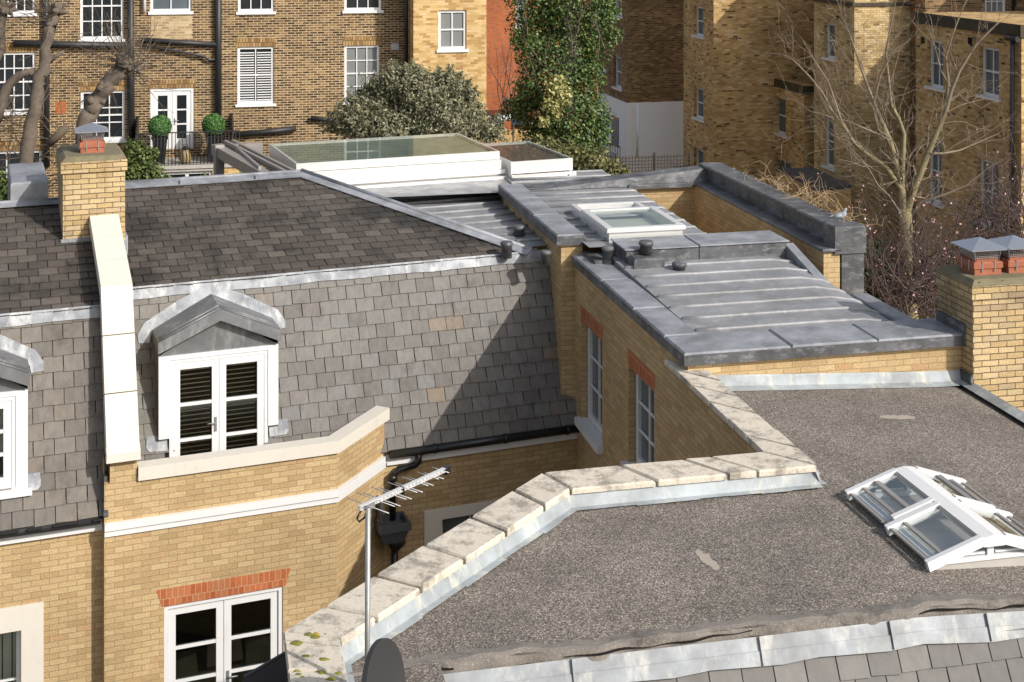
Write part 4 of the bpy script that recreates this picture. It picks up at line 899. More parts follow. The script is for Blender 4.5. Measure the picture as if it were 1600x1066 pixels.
dn = unit(V(.93, -.32, .18)); dx = unit(np.cross(UP, dn)); dy = np.cross(dn, dx)
mb = MB(); n_ = 40; rr = [0, .1, .2, .28, .32]
vs = [dc - dn * .05]; 
for r_ in rr[1:]: vs += [dc + (dx * math.cos(t) * .92 + dy * math.sin(t)) * r_ - dn * .05 * (1 - (r_ / .32) ** 2) for t in np.linspace(0, 2 * math.pi, n_, endpoint=False)]
fs = [(0, 1 + j, 1 + (j + 1) % n_) for j in range(n_)] + [(1 + k * n_ + j, 1 + (k + 1) * n_ + j, 1 + (k + 1) * n_ + (j + 1) % n_, 1 + k * n_ + (j + 1) % n_) for k in range(3) for j in range(n_)]
mb.mesh(vs, fs, True); rim = vs[1 + 3 * n_:]; mb.mesh(rim + [p - dn * .035 for p in rim], [(j, (j + 1) % n_, n_ + (j + 1) % n_, n_ + j) for j in range(n_)], True)
mb.build('reflector', plain('black_mesh_dish', (.03, .03, .032), .55), dish)
mb = MB(); mb.path([dc - dn * .05, dc - dn * .2 + UP * -.1, dc - dn * .2 + UP * -.9], .02, 8); mb.path([dc + UP * -.3 - dn * .02, dc + dn * .35 + UP * -.1], .01, 6); mb.build('bracket', IRON, dish)
mb = MB(); p0, p1 = at_y(381, 1058, 10.9), at_y(462, 1010, 11.3); dvec = V(-.05, -.35, -.6)
mb.prism([p0, p1, p1 + dvec, p0 + dvec], V(.02, .06, -.01)); mb.path([p0, p1], .012, 6)
pn = mb.build('panel', PANEL, None, (p0 + p1) / 2 + dvec * .5); tag(pn, 'dark blue grey flat panel tilted below the mossy end of stone parapet', 'panel')
pc = Q.p(3.8, 3.86, -4.5); mb = MB()
def pig(pts, rad, n=10): mb.path([pc + (p - pc) * .85 for p in pts], [r_ * .85 for r_ in rad], n)
hd_ = unit(V(.75, -.3, 0)); sd_ = V(-hd_[1], hd_[0], 0)
pig([pc + hd_ * -.13 + UP * .07, pc + hd_ * -.09 + UP * .085, pc + hd_ * -.03 + UP * .1, pc + hd_ * .05 + UP * .12, pc + hd_ * .085 + UP * .15, pc + hd_ * .095 + UP * .19, pc + hd_ * .1 + UP * .215, pc + hd_ * .115 + UP * .235, pc + hd_ * .12 + UP * .25], [.012, .03, .058, .062, .05, .032, .024, .026, .008], 12)
pig([pc + hd_ * -.09 + UP * .085, pc + hd_ * -.2 + UP * .055], [.03, .018], 8); pig([pc + hd_ * .12 + UP * .23, pc + hd_ * .155 + UP * .222], [.009, .002], 5)
for s_ in (-.02, .02): pig([pc + sd_ * s_ + UP * .08, pc + sd_ * s_ + hd_ * .01 + UP * 0], [.008, .006], 5)
for s_ in (-1, 1): pig([pc + hd_ * .05 + sd_ * .05 * s_ + UP * .13, pc + hd_ * -.03 + sd_ * .06 * s_ + UP * .1, pc + hd_ * -.13 + sd_ * .03 * s_ + UP * .075], [.03, .035, .01], 8)
pg = mb.build('pigeon', BIRD, None, pc); tag(pg, 'grey pigeon standing on lead capped end of parapet', 'pigeon')

# ------------------------------------------------------------------ glazed sliding roof behind the ridge
gl = thing('glazed_roof', 'large glass topped rooflight box with bright metal front behind the slate ridge', 'rooflight', M.p(-1, 6, -GZ + 7))
mb = MB(); a0, a1, b0, b1, zt = -3.1, .85, 5.6, 8.1, -4.38
mb.box(M, a0, a1, b0, b0 + .05, -4.53, zt, .004); mb.box(M, a0 - .0, a1 + .02, b0 - .04, b0, -4.72, -4.54); mb.box(M, a0, a1 + .09, b0 - .08, b0 - .03, -4.8, -4.725); mb.box(M, a0, a1 + .1, b0 - .14, b0 - .06, -4.95, -4.84); mb.box(M, a0, a1, b0, b0 + .05, -5.1, -4.54)
mb.box(M, a0, a0 + .05, b0 + .05, b1, -5.0, zt); mb.box(M, a1 - .05, a1, b0 + .05, b1, -5.0, zt); mb.box(M, a0 + .05, a1 - .05, b1 - .05, b1, -5.0, zt)
mb.build('frame', ALU, gl)
mb = MB(); mb.poly([M.p(a0 + .02, b0 + .02, zt + .004), M.p(a1 - .02, b0 + .02, zt + .004), M.p(a1 - .02, b1 - .02, zt + .004), M.p(a0 + .02, b1 - .02, zt + .004)]); mb.build('pane', GLASS_S, gl)
mb = MB(); mb.poly([M.p(a0 + .05, b0 + .05, zt - .05), M.p(a1 - .05, b0 + .05, zt - .05), M.p(a1 - .05, b1 - .05, zt - .05), M.p(a0 + .05, b1 - .05, zt - .05)]); mb.build('blind', plain('grey_reflection_sheet', (.23, .26, .22), .8, var=.35, scale=1.2), gl)  # blind: sheet added under the pane, coloured to imitate its grey-green reflection
gl2 = thing('glazed_roof', 'smaller lower glass rooflight box just right of the bright metal one', 'rooflight', M.p(1.7, 6.5, -GZ + 7))
mb = MB(); c0, c1, d0, d1, z2 = .97, 2.25, 5.3, 7.6, -4.55
mb.box(M, c0, c1, d0, d0 + .05, -4.78, z2); mb.box(M, c0, c1 + .05, d0 - .06, d0 + .02, -5.0, -4.8); mb.box(M, c1 - .05, c1, d0 + .05, d1, -5.0, z2); mb.box(M, c0, c0 + .05, d0 + .05, d1, -5.0, z2); mb.box(M, c0 + .05, c1 - .05, d1 - .05, d1, -5.0, z2); mb.build('frame', ALU, gl2)
mb = MB(); mb.poly([M.p(c0 + .02, d0 + .02, z2 + .004), M.p(c1 - .02, d0 + .02, z2 + .004), M.p(c1 - .02, d1 - .02, z2 + .004), M.p(c0 + .02, d1 - .02, z2 + .004)]); mb.build('pane', GLASS_S, gl2)
mb = MB(); mb.poly([M.p(c0 + .05, d0 + .05, z2 - .05), M.p(c1 - .05, d0 + .05, z2 - .05), M.p(c1 - .05, d1 - .05, z2 - .05), M.p(c0 + .05, d1 - .05, z2 - .05)]); mb.build('blind', plain('brown_glass_backing', (.16, .12, .1), .8), gl2)  # blind: sheet added close below so the pane reads as a glass surface
mb = MB(); mb.box(M, c1 - .12, c1 + .02, d0 - .12, d0 - .06, -4.93, -4.83, .01); mb.build('junction_box', WHITE, gl2)
mb = MB(); mb.box(M, c0 - .1, c1 + .1, d0 - .02, d0 + .1, -5.3, -5.0); mb.build('kerb', LEAD_D, gl2)
gr_ = thing('rooflight_rail', 'grey aluminium sliding rails on a square post left of the glass rooflight', 'rail', M.p(-4, 6, -GZ + 6))
mb = MB(); ra, rb_ = at_z(337, 224, -4.45), at_z(432, 276, -4.45)
sd = V(1, .4, 0)
mb.bar(ra + UP * -.12, rb_ + UP * -.12, sd, .18, .2); mb.build('beam', ALU_D, gr_)
mb = MB()
for o in (.16, .3): mb.bar(ra + V(o, o * .4 + .1, .01), rb_ + V(o + .1, o * .4, .01), sd, .06, .06)
mb.bar(ra + V(.22, .2, -.06), rb_ + V(.34, .1, -.06), sd, .22, .04); mb.build('track', ALU_D, gr_)
pp = at_z(342, 232, -4.5); mb = MB(); mb.box(Fr(pp, 25), -.09, .09, -.09, .09, -7.5, -4.42); mb.build('post', ALU_D, gr_)
mb = MB(); mb.box(M, -3.75, -3.7, 5.8, 8.6, -4.75, -4.42); mb.box(M, -3.7, -3.15, 8.5, 8.6, -4.75, -4.42); mb.box(M, -3.5, -3.3, 5.6, 6.6, -4.75, -4.6); mb.build('side_panel', ALU_D, gr_)

# ------------------------------------------------------------------ brown terrace on the left
def pxw(p, q): return WF(p[:2], q[:2])
bo = V(-5.86, 42.7, 0); A_ = Q.A; B_ = Q.B
def along(p, x):   # point on the line p + A*t seen at column x
    k = (x - 800) / F; t = (k * p[1] - p[0]) / (A_[0] - k * A_[1]); return p + A_ * t
b_l, b_r = along(bo, -260), along(bo, 636); wt = pxw(b_l, b_r)
terr = thing('terrace_house', 'brown stock brick terrace back with white sash windows and black pipes at upper left', 'house', (b_l + b_r) / 2 + UP * -GZ)
wins = [(-5, -75, 55, 22, 4, 4, PANE, 0), (125, -42, 193, 62, 4, 4, PANE, 0), (235, -80, 299, 19, 2, 3, PANE_B, 0), (372, -80, 428, 19, 3, 4, PANE, 0), (538, -80, 596, 17, 3, 4, PANE, 0),
        (-12, 82, 55, 176, 4, 4, PANE, 0), (126, 142, 195, 220, 3, 3, PANE, 0), (371, 73, 428, 163, 2, 2, PANE, 1), (538, 71, 593, 160, 3, 4, PANE_G, 0), (-20, 236, 65, 330, 3, 3, PANE, 0)]
rects = [wt.rect(*w_[:4]) for w_ in wins]; drect = wt.rect(235, 138, 303, 233)
mb = MB(); mb.wall(wt, 0, wt.L, -GZ, 1.5, rects + [drect], .16); TW = mb.build('wall', B_STOCK, terr)
for w_, r in zip(wins, rects): window(terr, wt, r, w_[4], w_[5], .05, w_[6], fw=.075, bw=.03, sill=True, blind=w_[7], arch=.26)
mb = MB(); mb.wbox(wt, drect[0] - .05, drect[1] + .05, drect[3], drect[3] + .26, -.02, .006); mb.build('lintel', B_LINTD, TW)
mb = MB(); frame(mb, wt, drect[0], drect[1], drect[2], drect[3], -.1, -.02, .08); dw = mb.build('french_window', WHITE, terr)
dm = (drect[0] + drect[1]) / 2; leafdoor(wt, drect[0] + .085, dm - .005, drect[2], drect[3] - .09, -.045, 3, dw, 1, PANE, .13, .3); leafdoor(wt, dm + .005, drect[1] - .085, drect[2], drect[3] - .09, -.045, 3, dw, -1, PANE, .13, .3)
def pipe(parent, wf, pts, r_=.055, out=.09, mat=None):
    mb = MB(); mb.path([wf.p(*wf.uz(*p), out) for p in pts], r_, 8); return mb.build('pipe', mat or IRON, parent)
for pts, r_ in (([(72, -60), (73, 100), (74, 260)], .09), ([(204, -60), (205, 110), (206, 250)], .1), ([(341, -60), (341, 190)], .1), ([(22, 67), (100, 69), (202, 71)], .1), ([(222, 62), (280, 66), (339, 69)], .08), ([(222, 71), (270, 78), (320, 88), (326, 93), (340, 93)], .04), ([(366, 210), (420, 205), (462, 200)], .09), ([(485, 184), (530, 188)], .07), ([(226, -40), (226, 18)], .05)):
    pipe(terr, wt, pts, r_, .12, WHITE if pts[0][1] == -40 else None)
r = wt.uz(617, 73); mb = MB(); mb.wbox(wt, r[0] - .12, r[0] + .12, r[1] - .1, r[1] + .1, 0, .03); mb.build('vent', plain('grey_vent', (.5, .5, .5), .6), TW)
r = wt.uz(95, 167); mb = MB(); mb.wbox(wt, r[0] - .16, r[0] + .16, r[1] - .2, r[1] + .15, -.01, .004); mb.build('brick_patch', B_RED, TW)
r0, r1 = wt.uz(236, 22), wt.uz(300, 60); mb = MB(); mb.wbox(wt, r0[0], r1[0], r1[1], r0[1], -.01, .004); mb.build('render_patch', brick('washed_brick', [(0, (.3, .2, .1)), (.5, (.46, .34, .19)), (1, (.55, .44, .28))], (.5, .4, .26), stain=(.8, 1.15)), TW)
# extension with balcony below the glazed doors
ext = thing('garden_extension', 'low brick extension carrying the balcony below the white glazed doors', 'building', at_z(290, 262, -GZ) * V(0, 0, 1) + V(*(wt.p(wt.uz(280, 240)[0], 0, .8))[:2], 0))
e0, e1 = wt.uz(215, 240)[0], wt.uz(372, 240)[0]; zf_ = wt.uz(290, 240)[1] - .12; eo = 1.35
wx = WF(wt.p(e0, 0, eo)[:2], wt.p(e1, 0, eo)[:2]); xr = wx.rect(252, 268, 332, 330)
mb = MB(); mb.wall(wx, 0, wx.L, -GZ, zf_ - .1, [xr], .12); wd = WF(wt.p(e0, 0, 0)[:2], wt.p(e0, 0, eo)[:2]); mb.wall(wd, 0, wd.L, -GZ, zf_ - .1); mb.build('wall', B_STOCKY, ext)
mb = MB(); mb.wbox(wt, e0 - .05, e1, zf_ - .1, zf_, .0, eo + .06); mb.build('slab', CONC, ext)
mb = MB(); q = wx.rect(240, 262, 334, 268); mb.wbox(wx, xr[0] - .2, xr[1] + .2, xr[3], xr[3] + .14, -.05, .012); mb.build('lintel', CONC, ext); window(ext, wx, xr, 2, 1, .08, PANE, sill=False, meeting=False, fw=.09, bw=.1)
rail = thing('balcony_railing', 'black iron balcony railing with solid side screens in front of the white glazed doors', 'railing', wt.p((e0 + e1) / 2, zf_, eo))
mb = MB(); rz = zf_ + .95
mb.bar(wt.p(e0, rz, eo), wt.p(e1, rz, eo), wt.n, .04, .03); mb.bar(wt.p(e0, zf_ + .06, eo), wt.p(e1, zf_ + .06, eo), wt.n, .03, .02)
for t in np.linspace(0, 1, 30): mb.path([wt.p(e0 + (e1 - e0) * t, zf_, eo), wt.p(e0 + (e1 - e0) * t, rz, eo)], .011, 5)
mb.build('balustrade', IRON, rail)
for ue in (e0, e1 - .2):
    mb = MB(); mb.prism([wt.p(ue, zf_, .02), wt.p(ue, zf_, eo), wt.p(ue, rz, eo), wt.p(ue, rz + .35, .02)], wt.d * .04); mb.build('side_screen', IRON, rail)
def planter(px, label):
    u_ = wt.uz(px, 230)[0] ; c = wt.p(u_, zf_, .95); t = thing('topiary_planter', label, 'planter', c, 'box balls in tall pots on the balcony'); return t, c
pl, c = planter(251, 'left one of the two clipped box balls in tall charcoal pots on balcony')
mb = MB(); s0, s1 = .14, .22; F2 = Fr(c, 12.7)
mb.hexa([F2.p(a, b, c[2]) for a, b in ((-s0, -s0), (s0, -s0), (s0, s0), (-s0, s0))] + [F2.p(a, b, c[2] + .8) for a, b in ((-s1, -s1), (s1, -s1), (s1, s1), (-s1, s1))]); mb.box(F2, -.24, .24, -.24, .24, c[2] + .74, c[2] + .8); p1 = mb.build('pot', PLANT, pl)
mb = MB(); leaves(mb, [(c[0], c[1], c[2] + 1.08, .33, .33, .33)], 2600, .05, 0, .86); p2 = mb.build('foliage', BOXL, pl, uv=False)
pl2, c2 = planter(333, 'right one of the two clipped box balls in tall charcoal pots on balcony')
for o in (p1, p2): d = o.copy(); sc.collection.objects.link(d); d.parent = pl2
c = wt.p(wt.uz(290, 230)[0], zf_, 1.1); ln = thing('balcony_lantern', 'small rounded wicker lantern standing on the balcony floor between two pots', 'lantern', c)
mb = MB(); mb.lathe(c, [(.08, 0), (.12, .03), (.17, .15), (.15, .3), (.08, .4), (.07, .44)], 14); mb.build('body', plain('wicker', (.3, .22, .1), .7, var=.5, scale=25), ln)
mb = MB(); mb.lathe(c + UP * .42, [(.09, 0), (.1, .05), (.04, .09)], 12); mb.path([c + V(-.09, 0, .44), c + V(-.06, 0, .56), c + V(.06, 0, .56), c + V(.09, 0, .44)], .008, 5); mb.build('lid', IRON, ln)
# yellow wing
yo = along(bo - B_ * 1.3, 646); y1 = along(bo - B_ * 1.3, 760); wy = pxw(yo, y1); wy2 = pxw(yo + B_ * 1.6, yo)
yw = thing('yellow_brick_house', 'sunlit yellow brick wing with one four pane sash window above silvery bush', 'house', (yo + y1) / 2 + UP * -GZ)
yr = wy.rect(685, 16, 729, 78); mb = MB(); mb.wall(wy, 0, wy.L, -GZ, 1.5, [yr], .15); mb.wall(wy2, 0, 1.6, -GZ, 1.5); wq = pxw(y1, y1 + B_ * 8); mb.wall(wq, 0, 8, -GZ, 1.5); mb.build('wall', B_STOCKY, yw); window(yw, wy, yr, 2, 2, .06, PANE_G, fw=.08, bw=.035)
pipe(yw, wy2, [(632, -60), (632, 130)], .09, .1); pipe(yw, wy2, [(640, -60), (640, 115)], .06, .1)
# red building beyond
ro = V(-2.5, 78, 0); rd = thing('red_brick_house', 'orange red brick house far behind, between yellow wing and ivy column', 'house', ro + UP * -GZ)
wr = pxw(ro - A_ * 3, ro + A_ * 9); rr_ = wr.rect(806, -20, 822, 50); mb = MB(); mb.wall(wr, 0, wr.L, -GZ, 6, [rr_], .2); wr2 = pxw(ro + A_ * 9, ro + A_ * 9 + B_ * 8); mb.wall(wr2, 0, 8, -GZ, 6); mb.build('wall', B_RED, rd); window(rd, wr, rr_, 2, 4, .1, PANE_G)

# ------------------------------------------------------------------ right hand terraces
def block(name, label, corner_px, Y, left_to, right_to, ztop, mat, lw=(), fw_=(), cat='house', zmid=None, base=None):
    "a brick block: near left corner at a column and distance; left face runs back to a column, front face right to a column"
    c = V((corner_px - 800) / F * Y, Y, 0)
    k = (left_to - 800) / F; t = (k * c[1] - c[0]) / (B_[0] - k * B_[1]); bkp = c + B_ * t; fr_ = along(c, right_to)
    wl_, wf_ = pxw(bkp, c), pxw(c, fr_)
    T = thing(name, label, cat, (c + fr_) / 2 + UP * -GZ)
    L = [(wl_.rect(*q[:4]), q) for q in lw]; Fq = [(wf_.rect(*q[:4]), q) for q in fw_]
    mb = MB(); mb.wall(wl_, 0, wl_.L, -GZ, ztop, [q[0] for q in L], .22); mb.wall(wf_, 0, wf_.L, -GZ, ztop, [q[0] for q in Fq], .2)
    mb.poly([c + UP * ztop, fr_ + UP * ztop, fr_ + B_ * t + UP * ztop, bkp + UP * ztop])
    wr_ = pxw(fr_, fr_ + B_ * t); mb.wall(wr_, 0, wr_.L, -GZ, ztop); wk = pxw(fr_ + B_ * t, bkp); mb.wall(wk, 0, wk.L, -GZ, ztop)
    W = mb.build('wall', mat, T)
    for r, q in L: window(T, wl_, r, q[4], q[5], .13, q[6], fw=.09, bw=.04, sillw=.12)
    for r, q in Fq: window(T, wf_, r, q[4], q[5], .1, q[6], fw=.09, bw=.04)
    return T, W, wl_, wf_
# sooty house with white ground floor
D_, DW, dl, df = block('sooty_brick_house', 'dark sooty brick house with white painted ground floor right of ivy column', 980, 60, 935, 1110, 2, B_DARK,
    [(958, -40, 972, 25, 1, 2, PANE_G), (958.5, 88, 971, 138, 1, 2, PANE_G)])
zw = df.uz(1020, 160)[1]
mb = MB(); mb.wbox(dl, 0, dl.L + .02, -GZ, zw, 0, .03); mb.wbox(df, -.03, df.L, -GZ, zw + .01, 0, .03); mb.build('painted_base', OFFW, DW)
mb = MB(); q = dl.rect(957, 182, 968, 228); mb.wbox(dl, q[0], q[1], q[2], q[3], .03, .06); mb.build('door', PANE_B, D_); pipe(D_, df, [(995, 165), (995, 244)], .05, .08, OFFW)
mb = MB(); q = dl.uz(952, 112); mb.path([dl.p(q[0], q[1], .02), dl.p(q[0], q[1], .2), dl.p(q[0] + .1, q[1] + .02, .35)], [.03, .12, .16], 10); mb.build('floodlight', OFFW, D_)
tf = thing('trellis_fence', 'dark square trellis fence in front of the white painted base', 'fence', at_y(1015, 255, 50) * V(1, 1, 0) + UP * -GZ)
f0, f1 = at_y(962, 245, 50.5), at_y(1080, 245, 51); wfz = pxw(f0, f1); zt_ = f0[2]
mb = MB()
for z in np.arange(zt_ - 1.4, zt_ + .01, .12): mb.wbox(wfz, 0, wfz.L, z, z + .03, 0, .02)
for u_ in np.arange(0, wfz.L, .12): mb.wbox(wfz, u_, u_ + .03, zt_ - 1.4, zt_ + .02, .02, .04)
mb.build('lattice', WOODD, tf); mb = MB()
for u_ in (0, wfz.L / 2, wfz.L - .08): mb.wbox(wfz, u_, u_ + .08, -GZ, zt_ + .1, -.08, 0)
mb.wbox(wfz, 0, wfz.L, -GZ, zt_ - 1.4, -.03, .0); mb.build('post', WOODD, tf)
rf = thing('step_railing', 'black iron railing by the white door beside ivy column', 'railing', at_y(960, 245, 54) * V(1, 1, 0) + UP * -GZ); mb = MB()
g0, g1 = at_y(950, 224, 54), at_y(969, 230, 53)
mb.bar(g0, g1, UP, .04, .04)
for t in np.linspace(0, 1, 6): mb.path([g0 + (g1 - g0) * t, g0 + (g1 - g0) * t - UP * 1.3], .02, 5)
mb.build('balustrade', IRON, rf); mb = MB(); mb.box(Fr(g0, 12.7), -.5, 1.2, -.6, .8, -GZ, g0[2] - 1.2); mb.build('step', CONC, rf)
C1, C1W, _, _ = block('terrace_wing', 'tall golden brown brick wing with three narrow sash windows on its shaded left side', 1115, 54, 1068, 1290, 2.5, B_TERR,
    [(1084, 10, 1099, 57, 1, 2, PANE_B), (1084, 137, 1099, 186, 1, 2, PANE_B), (1084, 233, 1099, 290, 1, 2, PANE_B)])
C2, C2W, c2l, c2f = block('terrace_wing', 'pale brick wing behind bare tree with sunlit upper corner and dark cornice', 1335, 48, 1272, 1470, -1.0, B_TERR2,
    [(1288, 36, 1304.5, 92, 1, 2, PANE_B), (1287, 182, 1303, 262, 1, 2, PANE_B)])
mb = MB(); zc = c2f.uz(1360, 4)[1]; mb.wbox(c2f, -.1, c2f.L, zc - .12, zc, 0, .07); mb.wbox(c2l, 0, c2l.L, zc - .12, zc, 0, .07); mb.build('cornice', WOODD, C2W)
mb = MB(); q = c2l.uz(1309, 28); mb.wbox(c2l, q[0] - .1, q[0] + .1, q[1] - .08, q[1] + .06, -.02, .01); mb.build('vent', DARK, C2W)
C4, C4W, c4l, c4f = block('terrace_wing', 'lower brick annex with mossy dark top tucked between two taller wings', 1256, 52, 1203, 1282, -6.1, B_TERR,
    [(1208, 152, 1227.5, 210, 1, 2, PANE_B), (1207, 249, 1236, 292, 2, 1, PANE_B)])
mb = MB(); mb.wbox(c4l, 0, c4l.L, -6.35, -6.05, 0, .06); mb.wbox(c4f, -.06, c4f.L, -6.35, -6.05, 0, .06); mb.build('parapet_capping', plain('sooty_parapet', (.055, .05, .025), .9, var=.6), C4W)
cr = V((1596 - 800) / F * 39.2, 39.2, 0)
C3, C3W, c3l, c3f = block('terrace_wing', 'nearest brown brick wing at right edge with dark parapet and black drainpipe', 1596, 39.2, 1431, 1800, -2.88, B_TERR,
    [(1449, 63, 1474, 138, 2, 2, PANE_B), (1530, 74, 1561, 152, 2, 2, PANE_B), (1448, 220, 1472, 318, 2, 2, PANE_B), (1527, 251, 1560, 352, 2, 2, PANE_B)])
mb = MB(); mb.wbox(c3l, 0, c3l.L + .05, -3.2, -2.85, 0, .07); mb.wbox(c3f, -.07, c3f.L, -3.2, -2.85, 0, .07); mb.build('parapet_capping', plain('sooty_parapet', (.06, .05, .03), .9, var=.6), C3W)
pipe(C3, c3l, [(1588, 62), (1586, 400)], .07, .12); pipe(C3, c3l, [(1578, 58), (1597, 62)], .09, .12)
mb = MB()
for x, y in ((1442, 63), (1516, 64)): q = c3l.uz(x, y); mb.wbox(c3l, q[0] - .1, q[0] + .1, q[1] - .1, q[1] + .1, -.02, .02)
mb.build('vent', DARK, C3W)
ma = V(14.2, 47.5, 0); mh = thing('terrace_house', 'main terrace behind the nearest wing with a white sash window at top right corner', 'house', ma + A_ * 6 + UP * -GZ)
wm = pxw(ma - A_ * .2, ma + A_ * 26); mr = wm.rect(1539, -40, 1572, 26); mb = MB(); mb.wall(wm, 0, wm.L, -GZ, 1.0, [mr], .15); mb.wall(pxw(ma + B_ * 8 - A_ * .2, ma - A_ * .2), 0, 8, -GZ, 1.0); mb.box(Fr(ma, 12.7), 4.6, 12, -8, -.05, -GZ, 1.7); mb.build('wall', B_DARK, mh); window(mh, wm, mr, 3, 3, .06, PANE_G, fw=.09, bw=.04); pipe(mh, wm, [(1583, -50), (1583, 30)], .08)  # box: unseen tall wing added outside the view to shade the pale wing
lt = thing('lean_to', 'low lean-to with dark slate roof below the tall narrow window', 'outbuilding', at_y(1270, 300, 46) * V(1, 1, 0) + UP * -GZ)
p0, p1 = at_y(1216, 268, 50), at_y(1270, 266, 48.8); p2, p3 = at_y(1330, 294, 46.2), at_y(1276, 300, 47)
mb = MB(); mb.prism([p0, p3, p2, p1], UP * .1); mb.build('roof', plain('dark_slate', (.05, .053, .06), .5, var=.4), lt); mb = MB(); q = lambda p, z: V(p[0], p[1], z)
for a, b in ((p0, p3), (p3, p2)): mb.poly([q(a, -GZ), q(b, -GZ), b, a])
mb.build('wall', B_TERR, lt)
# small things on the street
pr = thing('brick_pier', 'small red brick gate pier with white stone cap left of ivy column', 'pier', at_y(790, 190, 58) * V(1, 1, 0) + UP * -GZ); pq = at_y(790, 190, 58); F3 = Fr(pq, 12.7)
mb = MB(); mb.box(F3, -.19, .19, -.19, .19, -GZ, pq[2] + .1); mb.build('shaft', B_RED, pr); mb = MB(); mb.box(F3, -.25, .25, -.25, .25, pq[2] + .1, pq[2] + .2); mb.box(F3, -.21, .21, -.21, .21, pq[2] + .2, pq[2] + .3, .03); mb.build('cap', WHITE, pr)
gw = at_y(800, 212, 57); gwl = MB(); gwl.wall(pxw(gw - A_ * 1.4, gw + A_ * 2), 0, 3.4, -GZ, gw[2] + .22); gwl.poly([gw - A_ * 1.4 + UP * (.22), gw + A_ * 2 + UP * .22, gw + A_ * 2 + B_ * .25 + UP * .22, gw - A_ * 1.4 + B_ * .25 + UP * .22]); o = gwl.build('garden_wall', B_STOCKY, None, gw * V(1, 1, 0) + UP * -GZ); tag(o, 'low yellow brick garden wall below the parked brown car', 'wall')
cp = at_y(806, 206, 62); cc = V(cp[0], cp[1], cp[2] - .9); car = thing('parked_car', 'brown parked car showing roof and windscreen, half hidden behind ivy column', 'car', cc); F4 = Fr(cc, 12.7)
mb = MB(); pr_ = [(-.0, .25), (-.02, .7), (.1, .86), (.95, 1.0), (1.75, 1.42), (2.9, 1.5), (3.8, 1.3), (4.2, .95), (4.25, .3)]
for s_ in range(len(pr_) - 1):
    (x0_, z0_), (x1_, z1_) = pr_[s_], pr_[s_ + 1]; i0, i1 = .85 - max(0, z0_ - .95) * .3, .85 - max(0, z1_ - .95) * .3
    mb.poly([F4.p(-i0, x0_, cc[2] + z0_), F4.p(i0, x0_, cc[2] + z0_), F4.p(i1, x1_, cc[2] + z1_), F4.p(-i1, x1_, cc[2] + z1_)], True)
for sg in (-1, 1): mb.poly([F4.p(sg * (.85 - max(0, z - .95) * .3), x, cc[2] + z) for x, z in pr_][::sg])
cb = mb.build('body', CARP, car); mb = MB(); mb.poly([F4.p(-.68, 1.0, cc[2] + 1.045), F4.p(.68, 1.0, cc[2] + 1.045), F4.p(.6, 1.68, cc[2] + 1.405), F4.p(-.6, 1.68, cc[2] + 1.405)]); mb.build('windscreen', PANE_B, car)
for x in (.8, 3.4):
    for sg in (-1, 1): mb = MB(); mb.path([F4.p(sg * .62, x, cc[2] + .32), F4.p(sg * .87, x, cc[2] + .32)], .32, 14); mb.build('wheel', GUTTER, car)
mb = MB()
mb.box(F4, -.85, .85, .0, 4.2, cc[2] + .25, cc[2] + .3); mb.build('underbody', GUTTER, car)
pv = MB(); pv.box(F4, -4, 4, -2, 9, -GZ, cc[2]); o = pv.build('pavement', CONC); o['kind'] = 'structure'

# ------------------------------------------------------------------ vegetation
def vthing(name, label, cat, base, group=None): return thing(name, label, cat, V(base[0], base[1], -GZ), group)
# silvery bush
sb = at_y(650, 190, 36); t = vthing('silver_leaved_bush', 'large silvery grey leaved bush in front of yellow wing', 'bush', sb)
bl = []
for x, y, r_ in ((560, 180, .75), (600, 150, .8), (640, 130, .7), (612, 118, .35), (680, 150, .85), (705, 140, .55), (650, 185, 1.0), (700, 185, .9), (560, 200, .6), (610, 205, .9), (740, 200, .6), (765, 205, .45), (722, 160, .5), (530, 195, .4), (645, 118, .3), (655, 112, .22), (628, 112, .2), (588, 132, .25), (700, 122, .25), (716, 132, .22), (735, 150, .25), (540, 178, .25), (552, 160, .22), (668, 122, .25), (745, 178, .25), (572, 145, .2), (615, 108, .15), (690, 116, .15)):
    p = at_y(x, y, 36 + random.uniform(-.6, .6)); bl.append((p[0], p[1], p[2], r_, r_ * .8, r_ * .75))
mb = MB(); leaves(mb, bl, 28000, .05, .5, .25, 1.9)
b3 = []
for k in range(110):
    b = bl[int(rng.integers(len(bl)))]; d = unit(rng.normal(size=3) + V(0, -.3, .6)); p = V(*b[:3]) + d * V(*b[3:]) * .95
    for q in range(3): b3.append((*(p + d * .07 * q), .07 - .012 * q, .07 - .012 * q, .08 - .012 * q))
leaves(mb, b3, 5200, .045, .2, .1, 1.9); mb.build('crown', GREYL, t, uv=False)
mb = MB()
for b in bl: mb.path([V(sb[0] + random.uniform(-.3, .3), sb[1], -GZ), V((sb[0] + b[0]) / 2, sb[1], (b[2] - GZ * .4) / 1.4), V(*b[:3])], [.07, .05, .02], 6)
mb.build('trunk', BARK, t)
